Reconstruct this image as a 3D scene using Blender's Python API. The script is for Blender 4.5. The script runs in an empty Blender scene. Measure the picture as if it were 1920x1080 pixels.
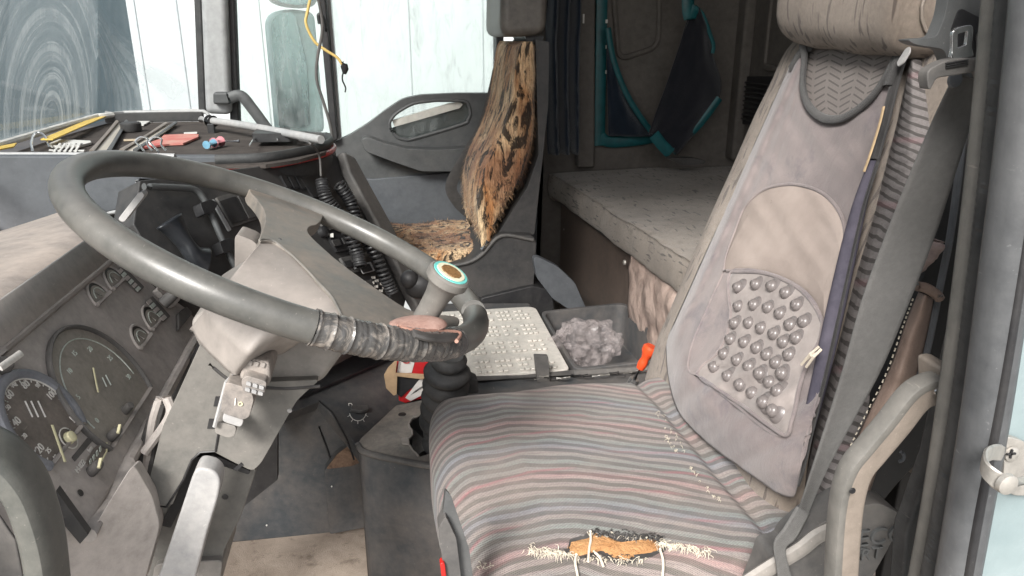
import bpy, bmesh, math, random
from mathutils import Vector, Matrix, noise
from mathutils.bvhtree import BVHTree
random.seed(7)
V = Vector
R = math.radians
scene = bpy.context.scene
col = scene.collection

# ------------------------------------------------------------------ camera
PITCH, YAW, FPX = 0.32672, 0.17240, 1387.0      # looking down 18.7 deg, turned 9.9 deg to the rear of the cab
cam_d = bpy.data.cameras.new('camera')
cam = bpy.data.objects.new('camera', cam_d)
col.objects.link(cam)
cam_d.sensor_width = 36
cam_d.lens = FPX / 1920 * 36
cam_d.clip_start = 0.02
cam_d.clip_end = 500
cam.location = (0, 0, 0)
cam.rotation_euler = (math.pi / 2 - PITCH, 0, -YAW)
scene.camera = cam

# ------------------------------------------------------------------ light
world = bpy.data.worlds.new('World')
scene.world = world
world.use_nodes = True
wn = world.node_tree
sky = wn.nodes.new('ShaderNodeTexSky')
sky.sky_type = 'NISHITA'
sky.sun_disc = False
sky.sun_elevation = R(42)
sky.sun_rotation = R(205)
sky.air_density = 1.0
sky.dust_density = 3.0
hs = wn.nodes.new('ShaderNodeHueSaturation')
hs.inputs['Saturation'].default_value = 0.35
wn.links.new(sky.outputs[0], hs.inputs['Color'])
wn.links.new(hs.outputs[0], wn.nodes['Background'].inputs[0])
wn.nodes['Background'].inputs[1].default_value = 0.135
sd = bpy.data.lights.new('sun', 'SUN')
sd.energy = 3.6
sd.angle = R(18)
sd.color = (1.0, 0.965, 0.92)
sun = bpy.data.objects.new('sun', sd)
col.objects.link(sun)
sdir = V((-0.64, -1.0, 0.92)).normalized()       # towards the sun: behind the camera, a little to the nose of the truck
sun.rotation_euler = sdir.to_track_quat('Z', 'Y').to_euler()
vs = scene.view_settings
vs.view_transform = 'Standard'
vs.look = 'None'
vs.gamma = 1
vs.exposure = 0.88
vs.use_curve_mapping = False

# ------------------------------------------------------------------ helpers: picture measurement to metres
cp, sp_, cy, sy = math.cos(PITCH), math.sin(PITCH), math.cos(YAW), math.sin(YAW)
def ray(x, y):
    a = (x - 960) / FPX
    b = (540 - y) / FPX
    f = cp + b * sp_
    u = -sp_ + b * cp
    return V((a * cy + f * sy, -a * sy + f * cy, u))
def at(x, y, X=None, Y=None, Z=None):
    r = ray(x, y)
    t = X / r.x if X is not None else (Y / r.y if Y is not None else Z / r.z)
    return r * t
def onp(x, y, P, n):
    r = ray(x, y)
    return r * (P.dot(n) / r.dot(n))
def plane3(a, b, c):
    n = (b - a).cross(c - a).normalized()
    return a, n

# ------------------------------------------------------------------ helpers: meshes
def catmull(pts, n=8, closed=False):
    pts = [V(p) for p in pts]
    out = []
    N = len(pts)
    rng = range(N if closed else N - 1)
    for i in rng:
        if closed:
            p0, p1, p2, p3 = pts[i - 1], pts[i], pts[(i + 1) % N], pts[(i + 2) % N]
        else:
            p0 = pts[i - 1] if i else pts[0] * 2 - pts[1]
            p1, p2 = pts[i], pts[i + 1]
            p3 = pts[i + 2] if i + 2 < N else pts[-1] * 2 - pts[-2]
        for k in range(n):
            t = k / n
            out.append(0.5 * ((2 * p1) + (p2 - p0) * t + (2 * p0 - 5 * p1 + 4 * p2 - p3) * t * t + (3 * p1 - p0 - 3 * p2 + p3) * t ** 3))
    if not closed:
        out.append(pts[-1].copy())
    return out
def rpoly(pts, r, seg=4):
    out = []
    N = len(pts)
    for i in range(N):
        p, a, b = V(pts[i]), V(pts[i - 1]), V(pts[(i + 1) % N])
        ri = r[i] if isinstance(r, (list, tuple)) else r
        da, db = (a - p), (b - p)
        ra = min(ri, da.length * .45)
        rb = min(ri, db.length * .45)
        if ri <= 0:
            out.append(p)
            continue
        A, B = p + da.normalized() * ra, p + db.normalized() * rb
        for k in range(seg + 1):
            t = k / seg
            out.append(A * (1 - t) ** 2 + p * 2 * t * (1 - t) + B * t * t)
    return out
def basis(d, up=V((0, 0, 1))):
    d = d.normalized()
    if abs(d.dot(up)) > .98:
        up = V((1, 0, 0))
    s = d.cross(up).normalized()
    return s, s.cross(d).normalized()

class MB:
    def __init__(self):
        self.v, self.f, self.uv = [], [], None
    def add(self, vs_, fs):
        o = len(self.v)
        self.v += [V(p) for p in vs_]
        self.f += [tuple(i + o for i in f) for f in fs]
        return self
    def box(self, c, s, rot=None):
        c = V(c)
        p = [V((x * s[0] / 2, y * s[1] / 2, z * s[2] / 2)) for x in (-1, 1) for y in (-1, 1) for z in (-1, 1)]
        if rot is not None:
            p = [rot @ q for q in p]
        return self.add([c + q for q in p], [(0, 1, 3, 2), (4, 6, 7, 5), (0, 4, 5, 1), (2, 3, 7, 6), (0, 2, 6, 4), (1, 5, 7, 3)])
    def prism(self, poly, vec):
        n = len(poly)
        vec = V(vec)
        nn = V((0, 0, 0))
        for i in range(n):
            nn += V(poly[i]).cross(V(poly[(i + 1) % n]))
        if nn.dot(vec) > 0:
            poly = poly[::-1]
        return self.add([V(p) for p in poly] + [V(p) + vec for p in poly],
                        [tuple(range(n)), tuple(range(2 * n - 1, n - 1, -1))] + [(i, i + n, (i + 1) % n + n, (i + 1) % n) for i in range(n)])
    def loft(self, rings, cap=True, closed=False):
        n = len(rings[0])
        o = len(self.v)
        for r in rings:
            self.v += [V(p) for p in r]
        m = len(rings)
        for j in range(m if closed else m - 1):
            a, b = o + j * n, o + ((j + 1) % m) * n
            for i in range(n):
                k = (i + 1) % n
                self.f.append((a + i, a + k, b + k, b + i))
        if cap and not closed:
            self.f.append(tuple(o + i for i in range(n))[::-1])
            self.f.append(tuple(o + (m - 1) * n + i for i in range(n)))
        return self
    def tube(self, path, r, seg=12, closed=False, cap=True, up=None, h=None, sq=1.0):
        """round, elliptical (h) or squarish (sq<1) section swept along path; r may be a list"""
        path = [V(p) for p in path]
        N = len(path)
        rings = []
        upv = V(up) if up is not None else None
        prev = None
        for i, p in enumerate(path):
            if closed:
                d = path[(i + 1) % N] - path[i - 1]
            else:
                d = path[min(i + 1, N - 1)] - path[max(i - 1, 0)]
            if d.length < 1e-9:
                d = V((0, 0, 1))
            d.normalize()
            if upv is not None:
                s = d.cross(upv).normalized()
                t = s.cross(d)
            elif prev is None:
                s, t = basis(d)
            else:
                s = (prev - d * prev.dot(d)).normalized()
                t = s.cross(d) * -1
                t = d.cross(s)
            prev = s
            rr = r[i] if isinstance(r, (list, tuple)) else r
            hh = rr if h is None else (h[i] if isinstance(h, (list, tuple)) else h)
            ring = []
            for k in range(seg):
                a = 2 * math.pi * k / seg
                ca, sa = math.cos(a), math.sin(a)
                ca = math.copysign(abs(ca) ** sq, ca)
                sa = math.copysign(abs(sa) ** sq, sa)
                ring.append(p + s * (ca * rr) + t * (sa * hh))
            rings.append(ring)
        return self.loft(rings, cap, closed)
    def lathe(self, base, axis, prof, seg=24, cap=True):
        base, axis = V(base), V(axis).normalized()
        s, t = basis(axis)
        return self.loft([[base + axis * h_ + (s * math.cos(2 * math.pi * k / seg) + t * math.sin(2 * math.pi * k / seg)) * max(r, 1e-4) for k in range(seg)] for h_, r in prof], cap)
    def grid(self, fn, nu, nv, uv=False):
        o = len(self.v)
        if uv and self.uv is None:
            self.uv = {}
        for j in range(nv + 1):
            for i in range(nu + 1):
                if uv:
                    self.uv[len(self.v)] = (i / nu, j / nv)
                self.v.append(V(fn(i / nu, j / nv)))
        for j in range(nv):
            for i in range(nu):
                a = o + j * (nu + 1) + i
                self.f.append((a, a + 1, a + nu + 2, a + nu + 1))
        return self
    def ball(self, c, r, seg=16, rings=8, sc=(1, 1, 1), rot=None):
        c = V(c)
        rr = []
        for j in range(rings + 1):
            ph = math.pi * j / rings
            ring = []
            for k in range(seg):
                a = 2 * math.pi * k / seg
                q = V((math.sin(ph) * math.cos(a) * r * sc[0], math.sin(ph) * math.sin(a) * r * sc[1], math.cos(ph) * r * sc[2]))
                if rot is not None:
                    q = rot @ q
                ring.append(c + q)
            rr.append(ring)
        return self.loft(rr, False)
    def build(self, name, mat, parent=None, bevel=0, seg=2, smooth=True, sub=0, solid=0, ang=35, offs=-1, loc=None):
        me = bpy.data.meshes.new(name)
        if parent is not None:
            o0 = parent_loc(parent)
        elif loc is not None:
            o0 = V(loc)
        else:
            xs = [p.x for p in self.v]; ys = [p.y for p in self.v]; zs = [p.z for p in self.v]
            o0 = V(((min(xs) + max(xs)) / 2, (min(ys) + max(ys)) / 2, min(zs)))
        me.from_pydata([tuple(p - o0) for p in self.v], [], self.f)
        if self.uv:
            uvl = me.uv_layers.new(name='UVMap')
            for lp in me.loops:
                uvl.data[lp.index].uv = self.uv.get(lp.vertex_index, (0, 0))
        bm = bmesh.new()
        bm.from_mesh(me)
        if not self.uv:
            bmesh.ops.remove_doubles(bm, verts=bm.verts, dist=1e-6)
        bmesh.ops.recalc_face_normals(bm, faces=bm.faces)
        bm.to_mesh(me)
        bm.free()
        me.materials.append(mat)
        if smooth:
            for p in me.polygons:
                p.use_smooth = True
            me.set_sharp_from_angle(angle=R(ang))
        ob = bpy.data.objects.new(name, me)
        col.objects.link(ob)
        if parent is not None:
            ob.parent = parent
        else:
            ob.location = o0
        if solid:
            m = ob.modifiers.new('solid', 'SOLIDIFY')
            m.thickness = solid
            m.offset = offs
        if bevel:
            m = ob.modifiers.new('bevel', 'BEVEL')
            m.width = bevel
            m.segments = seg
            m.limit_method = 'ANGLE'
            m.angle_limit = R(30)
            m.harden_normals = True
        if sub:
            m = ob.modifiers.new('sub', 'SUBSURF')
            m.levels = m.render_levels = sub
        return ob
def parent_loc(o):
    l = V((0, 0, 0))
    while o is not None:
        l += V(o.location)
        o = o.parent
    return l
def thing(name, label, cat, loc, group=None):
    o = bpy.data.objects.new(name, None)
    o.empty_display_size = .05
    col.objects.link(o)
    o.location = loc
    return tag(o, label, cat, group)
def tag(o, label, cat, group=None, kind=None):
    o['label'] = label
    o['category'] = cat
    if group: o['group'] = group
    if kind: o['kind'] = kind
    return o
def struct(o):
    o['kind'] = 'structure'
    return o
def text(body, name, mat, parent, P, xdir, ydir, size, depth=.0006, align='CENTER'):
    """lettering as a real mesh lying on a surface"""
    cu = bpy.data.curves.new(name, 'FONT')
    cu.body = body
    cu.size = size
    cu.extrude = depth
    cu.align_x = align
    cu.align_y = 'CENTER'
    tmp = bpy.data.objects.new('tmp_text', cu)
    col.objects.link(tmp)
    dg = bpy.context.evaluated_depsgraph_get()
    me = bpy.data.meshes.new_from_object(tmp.evaluated_get(dg))
    bpy.data.objects.remove(tmp)
    xd = V(xdir).normalized()
    zd = xd.cross(V(ydir)).normalized()
    yd = zd.cross(xd)
    o0 = parent_loc(parent)
    mt = Matrix((xd, yd, zd)).transposed().to_4x4()
    mt.translation = V(P) - o0
    me.transform(mt)
    me.materials.clear()
    me.materials.append(mat)
    ob = bpy.data.objects.new(name, me)
    col.objects.link(ob)
    ob.parent = parent
    return ob

# ------------------------------------------------------------------ materials
class NT:
    def __init__(self, name):
        self.m = bpy.data.materials.new(name)
        self.m.use_nodes = True
        self.t = self.m.node_tree
        self.b = self.t.nodes['Principled BSDF']
        self.tc = self.t.nodes.new('ShaderNodeTexCoord')
    def n(self, typ, **kw):
        nd = self.t.nodes.new(typ)
        for k, v in kw.items():
            setattr(nd, k, v)
        return nd
    def l(self, a, b):
        self.t.links.new(a, b)
    def co(self, kind='Object', scale=(1, 1, 1), rot=(0, 0, 0), loc=(0, 0, 0)):
        mp = self.n('ShaderNodeMapping')
        mp.inputs['Scale'].default_value = scale
        mp.inputs['Rotation'].default_value = rot
        mp.inputs['Location'].default_value = loc
        self.l(self.tc.outputs[kind], mp.inputs[0])
        return mp.outputs[0]
    def noise(self, vec, scale, detail=5, rough=.6, dist=0):
        nd = self.n('ShaderNodeTexNoise')
        nd.inputs['Scale'].default_value = scale
        nd.inputs['Detail'].default_value = detail
        nd.inputs['Roughness'].default_value = rough
        nd.inputs['Distortion'].default_value = dist
        if vec is not None:
            self.l(vec, nd.inputs['Vector'])
        return nd.outputs['Fac']
    def ramp(self, fac, stops, interp='LINEAR'):
        r = self.n('ShaderNodeValToRGB')
        r.color_ramp.interpolation = interp
        e = r.color_ramp.elements
        while len(e) < len(stops):
            e.new(.5)
        for el, (p, c) in zip(e, stops):
            el.position = p
            el.color = (c, c, c, 1) if isinstance(c, (int, float)) else (*c, 1)
        self.l(fac, r.inputs[0])
        return r.outputs[0]
    def mix(self, fac, a, b, mode='MIX'):
        m = self.n('ShaderNodeMix', data_type='RGBA', blend_type=mode)
        for inp, v in ((m.inputs[0], fac), (m.inputs[6], a), (m.inputs[7], b)):
            if isinstance(v, (int, float)):
                inp.default_value = v if inp is m.inputs[0] else (v, v, v, 1)
            elif isinstance(v, tuple):
                inp.default_value = (*v, 1)
            else:
                self.l(v, inp)
        return m.outputs[2]
    def math(self, op, a, b=None, c=None):
        m = self.n('ShaderNodeMath', operation=op)
        for i, v in enumerate((a, b, c)):
            if v is None: continue
            if isinstance(v, (int, float)): m.inputs[i].default_value = v
            else: self.l(v, m.inputs[i])
        return m.outputs[0]
    def bump(self, h, strength=.3, dist=.002, prev=None):
        b = self.n('ShaderNodeBump')
        b.inputs['Strength'].default_value = strength
        b.inputs['Distance'].default_value = dist
        self.l(h, b.inputs['Height'])
        if prev is not None:
            self.l(prev, b.inputs['Normal'])
        self.l(b.outputs[0], self.b.inputs['Normal'])
        return b.outputs[0]
    def fin(self, colour=None, rough=.6, metal=0, spec=None):
        if colour is not None:
            if isinstance(colour, tuple): self.b.inputs['Base Color'].default_value = (*colour, 1)
            else: self.l(colour, self.b.inputs['Base Color'])
        if isinstance(rough, (int, float)): self.b.inputs['Roughness'].default_value = rough
        else: self.l(rough, self.b.inputs['Roughness'])
        self.b.inputs['Metallic'].default_value = metal
        if spec is not None: self.b.inputs['Specular IOR Level'].default_value = spec
        return self.m
def plastic(name, c, dust=None, amt=.5, rough=.55, grain=900, bump=.25, streak=False, scale=9, metal=0):
    """moulded plastic with leather grain, dust in clouds and fine scratches"""
    k = NT(name)
    v = k.co()
    big = k.noise(v, scale, 6, .65, .6)
    mid = k.noise(v, scale * 6, 5, .7)
    if dust is None:
        dust = tuple(min(1, x * 2.0 + .03) for x in c)
    var = k.mix(k.ramp(mid, [(.3, 0), (.75, 1)]), tuple(x * .82 for x in c), tuple(x * 1.15 for x in c))
    dm = k.ramp(k.math('ADD', k.math('MULTIPLY', big, .75), k.math('MULTIPLY', mid, .3)), [(.40, 0), (.72, amt)])
    colr = k.mix(dm, var, dust)
    # specks and scratches
    sv = k.co(scale=(30, 4, 30) if not streak else (6, 6, 60), rot=(.3, .2, .5))
    scr = k.ramp(k.noise(sv, 8, 3, .6), [(.68, 0), (.74, .35)])
    colr = k.mix(scr, colr, tuple(min(1, x * 1.3 + .02) for x in dust))
    vo = k.n('ShaderNodeTexVoronoi')
    vo.inputs['Scale'].default_value = 140
    k.l(v, vo.inputs['Vector'])
    spk = k.ramp(vo.outputs['Distance'], [(.0, .55), (.10, 0)])
    spk = k.math('MULTIPLY', spk, k.ramp(mid, [(.5, 0), (.6, 1)]))
    colr = k.mix(spk, colr, tuple(min(1, x * 1.5 + .05) for x in dust))
    rg = k.ramp(dm, [(0, rough), (1, min(1, rough + .3))])
    k.bump(k.noise(v, grain, 2, .5), bump, .0006)
    return k.fin(colr, rg, metal)
def fabric(name, c, c2, stain=None, weave=700, bump=.5, scale=7, ticks=None, sheen=.2):
    """woven cloth: yarn bump, mottled dirt, optional dark woven ticks (colour, scale vector)"""
    k = NT(name)
    v = k.co()
    big = k.noise(v, scale, 6, .65, .4)
    fine = k.noise(v, 160, 4, .7)
    colr = k.mix(k.ramp(big, [(.32, 0), (.68, 1)]), c, c2)
    colr = k.mix(k.ramp(fine, [(.3, .0), (.75, .45)]), colr, tuple(x * .55 for x in c))
    if stain is not None:
        colr = k.mix(k.ramp(k.noise(v, scale * 2.3, 5, .7, 1.0), [(.55, 0), (.68, .6)]), colr, stain)
    if ticks is not None:
        tcol, tsc, thr = ticks
        tv = k.co(scale=tsc)
        tk = k.ramp(k.noise(tv, 1, 1, .4), [(thr, 0), (thr + .05, .85)])
        colr = k.mix(tk, colr, tcol)
    w1 = k.n('ShaderNodeTexWave', wave_type='BANDS', bands_direction='Y')
    w1.inputs['Scale'].default_value = weave
    k.l(v, w1.inputs['Vector'])
    w2 = k.n('ShaderNodeTexWave', wave_type='BANDS', bands_direction='Z')
    w2.inputs['Scale'].default_value = weave
    k.l(v, w2.inputs['Vector'])
    h = k.math('ADD', k.math('ADD', w1.outputs['Fac'], w2.outputs['Fac']), k.math('MULTIPLY', fine, 1.5))
    k.bump(h, bump, .0008)
    k.b.inputs['Sheen Weight'].default_value = sheen
    return k.fin(colr, .92, 0, .2)
def plain(name, c, rough=.5, metal=0, var=.15, scale=40, bump=0):
    k = NT(name)
    v = k.co()
    nn = k.noise(v, scale, 5, .65)
    colr = k.mix(k.ramp(nn, [(.3, 0), (.7, 1)]), tuple(x * (1 - var) for x in c), tuple(min(1, x * (1 + var)) for x in c))
    if bump:
        k.bump(nn, bump, .002)
    return k.fin(colr, k.ramp(nn, [(.2, max(0, rough - .1)), (.8, min(1, rough + .12))]), metal)

M_ = {}
M_['wheel'] = plastic('wheel_rubber', (.088, .088, .082), (.20, .185, .165), .4, .33, 600, .12, scale=6)
M_['hub'] = plastic('hub_plastic', (.235, .215, .198), (.34, .30, .27), .65, .5, 700, .15, scale=5)
M_['spoke'] = plastic('spoke_plastic', (.115, .11, .10), (.28, .235, .195), .85, .42, 600, .15, scale=12)
M_['column'] = plastic('column_plastic', (.20, .19, .175), (.36, .32, .29), .6, .55, 900, .25, scale=8)
M_['column_low'] = plastic('column_low_plastic', (.125, .122, .112), (.26, .235, .21), .5, .55, 900, .25, scale=8)
M_['panel'] = plastic('panel_plastic', (.37, .34, .315), (.52, .47, .44), .6, .6, 800, .3, scale=11)
M_['dash'] = plastic('dash_plastic', (.075, .073, .072), (.20, .18, .16), .45, .6, 800, .3, scale=8)
M_['dash_dark'] = plastic('dash_dark_plastic', (.035, .035, .036), (.12, .105, .095), .4, .55, 900, .3, scale=10)
M_['blue_grey'] = plastic('blue_grey_board', (.085, .092, .102), (.16, .16, .165), .35, .6, 900, .2, scale=5)
M_['tunnel'] = plastic('tunnel_plastic', (.050, .056, .062), (.20, .165, .14), .5, .6, 900, .35, scale=7)
M_['dusty_top'] = plastic('dusty_top_plastic', (.30, .26, .235), (.52, .43, .37), .9, .65, 600, .3, scale=7)
M_['door'] = plastic('door_plastic', (.072, .075, .076), (.15, .145, .14), .4, .5, 900, .3, scale=6)
M_['pillar'] = plastic('pillar_plastic', (.33, .33, .33), (.46, .46, .45), .35, .55, 900, .25, scale=6)
M_['black'] = plastic('black_plastic', (.016, .016, .018), (.075, .07, .065), .35, .45, 700, .25, scale=12)
M_['rubber'] = plastic('black_rubber', (.028, .029, .030), (.10, .095, .09), .5, .55, 500, .3, scale=14)
M_['wall'] = plastic('cab_trim', (.10, .09, .08), (.19, .168, .15), .45, .75, 500, .5, scale=6)
M_['handle'] = plastic('handle_plastic', (.21, .177, .148), (.33, .28, .24), .55, .45, 800, .2, scale=9)
M_['green_grey'] = plastic('green_grey_plastic', (.085, .090, .082), (.22, .20, .175), .5, .42, 800, .2, scale=9)
M_['lever'] = plastic('silver_lever', (.33, .33, .33), (.50, .47, .44), .5, .42, 800, .15, scale=10)
M_['stalk'] = plastic('stalk_plastic', (.17, .157, .147), (.38, .33, .29), .85, .55, 600, .3, scale=22)
M_['paint'] = plastic('teal_paint', (.36, .50, .50), (.60, .62, .60), .7, .35, 300, .15, scale=8)
M_['steel'] = plastic('worn_steel', (.42, .40, .37), (.60, .56, .50), .6, .38, 400, .2, scale=20, metal=.6)
M_['chrome'] = plain('chrome', (.62, .62, .62), .22, .9)
M_['white'] = plain('white_plastic', (.66, .64, .60), .5, 0, .1)
M_['matt_black'] = plastic('matt_black_plastic', (.008, .008, .009), (.03, .028, .026), .3, .6, 900, .2)
M_['red'] = plain('red_plastic', (.45, .015, .012), .35, 0, .15)
M_['orange_red'] = plain('orange_red_plastic', (.62, .07, .02), .35, 0, .15)
M_['vinyl_dark'] = plain('dark_vinyl', (.055, .052, .05), .45, 0, .3, 30, .2)

# ================================================================== SETTING
# --- outside ground
k = NT('concrete_yard'); v = k.co()
k.bump(k.noise(v, 30, 6), .3, .01)
m = k.fin(k.mix(k.noise(v, .7, 6, .7), (.20, .20, .19), (.34, .33, .31)), .9)
g = MB().add([V((-400, -400, -2.6)), V((400, -400, -2.6)), V((400, 400, -2.6)), V((-400, 400, -2.6))], [(0, 1, 2, 3)]).build('ground', m, smooth=False)
struct(g)
# --- cab floor
k = NT('dirty_carpet'); v = k.co()
c_ = k.mix(k.ramp(k.noise(v, 9, 6, .7, .5), [(.3, 0), (.7, 1)]), (.24, .195, .16), (.42, .35, .29))
c_ = k.mix(k.ramp(k.noise(v, 22, 6, .75), [(.55, 0), (.7, .6)]), c_, (.085, .065, .05))
k.bump(k.noise(v, 420, 3, .7), .8, .003)
m = k.fin(c_, .97, 0, .1)
struct(MB().prism([V((-1.1, .30, -1.15)), V((1.35, .30, -1.15)), V((1.35, 2.66, -1.15)), V((-1.1, 2.66, -1.15))], (0, 0, -.05)).build('floor', m, smooth=False))
# --- cab shell: rear wall, side wall, roof
o = MB().prism([V((1.33, .42, -1.15)), V((1.33, 2.72, -1.15)), V((1.33, 2.72, .75)), V((1.33, .42, .75))], (.05, 0, 0)).build('rear_wall', M_['wall'], smooth=False)
struct(o)
o = MB().prism([V((.52, 2.66, -1.15)), V((1.33, 2.66, -1.15)), V((1.33, 2.66, .75)), V((.52, 2.66, .75))], (0, .05, 0)).build('side_wall', M_['wall'], smooth=False)
struct(o)
o = MB().prism([V((-.58, .36, .75)), V((1.38, .36, .75)), V((1.38, 2.72, .75)), V((-.58, 2.72, .75))], (0, 0, .05)).build('ceiling', M_['wall'], smooth=False)
struct(o)
# raised pressings on the rear and side walls (belong to the shell)
def framed(name, pts, n, w, d, mat, r=.03):
    """rounded moulding ring lying on a wall"""
    ring = rpoly(pts, r, 5)
    mb = MB().tube(ring, w, 8, closed=True, up=n, h=d)
    return struct(mb.build(name, mat))
framed('wall_moulding', [V((1.328, 2.50, -.10)), V((1.328, 1.98, -.10)), V((1.328, 1.98, .5)), V((1.328, 2.50, .5))], V((1, 0, 0)), .012, .009, M_['wall'])
framed('wall_moulding', [at(1142, -120, Y=2.655), at(1160, 112, Y=2.655), at(1234, 88, Y=2.655), at(1240, -120, Y=2.655)], V((0, 1, 0)), .010, .009, M_['wall'], .04)
# corner post between side wall and rear wall
struct(MB().prism([V((1.29, 2.60, -.44)), V((1.335, 2.60, -.44)), V((1.335, 2.67, -.44)), V((1.29, 2.67, -.44))], (0, 0, 1.2)).build('corner_post', M_['wall'], bevel=.012))
# front firewall under the dashboard + nose
struct(MB().prism([V((-1.02, .32, -1.15)), V((-1.02, 2.66, -1.15)), V((-1.0, 2.66, -.27)), V((-1.0, .32, -.27))], (-.04, 0, 0)).build('front_wall', M_['dash_dark'], smooth=False))

# --- outside things seen through the glass
k = NT('white_lorry_side'); v = k.co()
c_ = k.mix(k.ramp(k.noise(k.co(scale=(1.2, 1.2, .25)), 3, 6, .6), [(.3, 0), (.75, 1)]), (.50, .525, .53), (.55, .57, .57))
m = k.fin(c_, .35)
TX = at(250, 110, Y=4.3).x
t = thing('lorry_trailer', 'white lorry trailer parked beyond the far door, its flat side ribbed by thin panel seams', 'trailer', (1.0, 4.3, -2.6))
mb = MB().prism([V((TX, 4.3, -1.7)), V((7.0, 4.3, -1.7)), V((7.0, 4.3, 2.3)), V((TX, 4.3, 2.3))], (0, 2.4, 0))
mb.build('body', m, t, bevel=.02)
gm = plain('seam_grey', (.42, .44, .45), .6)
for px in (262, 340, 492, 626, 768, 905, 1010):
    p = at(px, 80, Y=4.3)
    MB().box((p.x, 4.298, .3), (.006, .006, 3.99)).build('panel_seam', gm, t)
MB().prism([V((TX, 4.285, -1.74)), V((7, 4.285, -1.74)), V((7, 4.285, -1.62)), V((TX, 4.285, -1.62))], (0, .03, 0)).build('lower_rail', M_['steel'], t)
for xx in (.6, 1.9):
    w_ = MB().lathe((xx, 4.35, -2.1), (0, 1, 0), [(0, .25), (0, .46), (.04, .5), (.26, .5), (.3, .46)], 32).build('wheel', M_['rubber'], t)
# made-up blue-grey building, a backdrop for the tone reflected in the windscreen
k = NT('cladding_blue_grey'); v = k.co()
wv = k.n('ShaderNodeTexWave', bands_direction='Y'); wv.inputs['Scale'].default_value = 4
k.l(v, wv.inputs['Vector'])
k.bump(wv.outputs['Fac'], .5, .03)
m = k.fin(k.mix(k.noise(v, .8, 6, .7), (.14, .21, .23), (.27, .35, .365)), .6)
t = thing('warehouse', 'made-up blue grey clad warehouse, a backdrop giving the windscreen its reflected grey tone', 'building', (-9, 8, -2.6))
MB().prism([V((-9, -6, -2.6)), V((-9, 70, -2.6)), V((-9, 70, 4.6)), V((-9, -6, 4.6))], (-5, 0, 0)).build('wall', m, t, smooth=False)
MB().prism([V((-8.9, -6.2, 4.6)), V((-8.9, 70.2, 4.6)), V((-14.2, 70.2, 4.6)), V((-14.2, -6.2, 4.6))], (0, 0, .15)).build('roof', M_['steel'], t, smooth=False)
for yy in (2.5, 7.5, 12.5):
    MB().box((-8.99, yy, -1.2), (.05, 2.6, 2.8)).build('gate', plain('gate_grey', (.12, .15, .16), .6), t)

# ================================================================== WINDSCREEN AND FAR SIDE
def glass(name, tint, dirt, rings=False):
    k = NT(name)
    v = k.co()
    out = k.t.nodes['Material Output']
    tr = k.n('ShaderNodeBsdfTransparent'); tr.inputs[0].default_value = (*tint, 1)
    gl = k.n('ShaderNodeBsdfGlossy'); gl.inputs['Roughness'].default_value = .02
    fr = k.n('ShaderNodeFresnel'); fr.inputs[0].default_value = 1.45
    df = k.n('ShaderNodeBsdfDiffuse'); df.inputs[0].default_value = (*dirt, 1)
    tl = k.n('ShaderNodeBsdfTranslucent'); tl.inputs[0].default_value = (*dirt, 1)
    md = k.n('ShaderNodeMixShader'); md.inputs[0].default_value = .5
    k.l(df.outputs[0], md.inputs[1]); k.l(tl.outputs[0], md.inputs[2])
    m1 = k.n('ShaderNodeMixShader')
    k.l(k.math('MULTIPLY', fr.outputs[0], .8), m1.inputs[0]); k.l(tr.outputs[0], m1.inputs[1]); k.l(gl.outputs[0], m1.inputs[2])
    if rings:
        sep = k.n('ShaderNodeSeparateXYZ'); k.l(v, sep.inputs[0])
        dy = k.math('SUBTRACT', sep.outputs[1], rings[0])
        dz = k.math('SUBTRACT', sep.outputs[2], rings[1])
        dz = k.math('MULTIPLY', dz, rings[2])
        r = k.math('SQRT', k.math('ADD', k.math('MULTIPLY', dy, dy), k.math('MULTIPLY', dz, dz)))
        wob = k.noise(v, 2.5, 4, .6)
        rr = k.math('ADD', r, k.math('MULTIPLY', wob, .016))
        comb = k.n('ShaderNodeCombineXYZ'); k.l(rr, comb.inputs[0]); k.l(k.math('MULTIPLY', wob, .02), comb.inputs[1])
        rn = k.noise(comb.outputs[0], 42, 3, .7)
        ring = k.ramp(rn, [(.44, 0), (.58, .8)])
        fade = k.ramp(r, [(.0, 0), (.05, 1), (.42, .9), (.50, .06)])
        ang = k.noise(k.co(scale=(1, 3, 1)), 5, 4, .6)
        ring = k.math('MULTIPLY', k.math('MULTIPLY', ring, fade), k.ramp(ang, [(.3, .35), (.6, 1)]))
        sm = k.ramp(k.noise(k.co(scale=(1, 8, 1.6), rot=(.5, 0, 0)), 6, 6, .7, 1.5), [(.5, 0), (.8, .55)])
        cl = k.ramp(k.noise(v, 3, 5, .6), [(.3, .12), (.8, .42)])
        d = k.math('MINIMUM', k.math('ADD', k.math('ADD', k.math('MULTIPLY', ring, .55), k.math('MULTIPLY', sm, .40)), k.math('MULTIPLY', cl, .55)), .8)
    else:
        sm = k.ramp(k.noise(k.co(scale=(6, 6, 1.5)), 5, 6, .7, 1), [(.5, 0), (.8, .3)])
        cl = k.ramp(k.noise(v, 4, 5, .6), [(.3, .03), (.8, .14)])
        d = k.math('ADD', sm, cl)
    m2 = k.n('ShaderNodeMixShader')
    k.l(d, m2.inputs[0]); k.l(m1.outputs[0], m2.inputs[1]); k.l(md.outputs[0], m2.inputs[2])
    k.l(m2.outputs[0], out.inputs[0])
    return k.m
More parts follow.
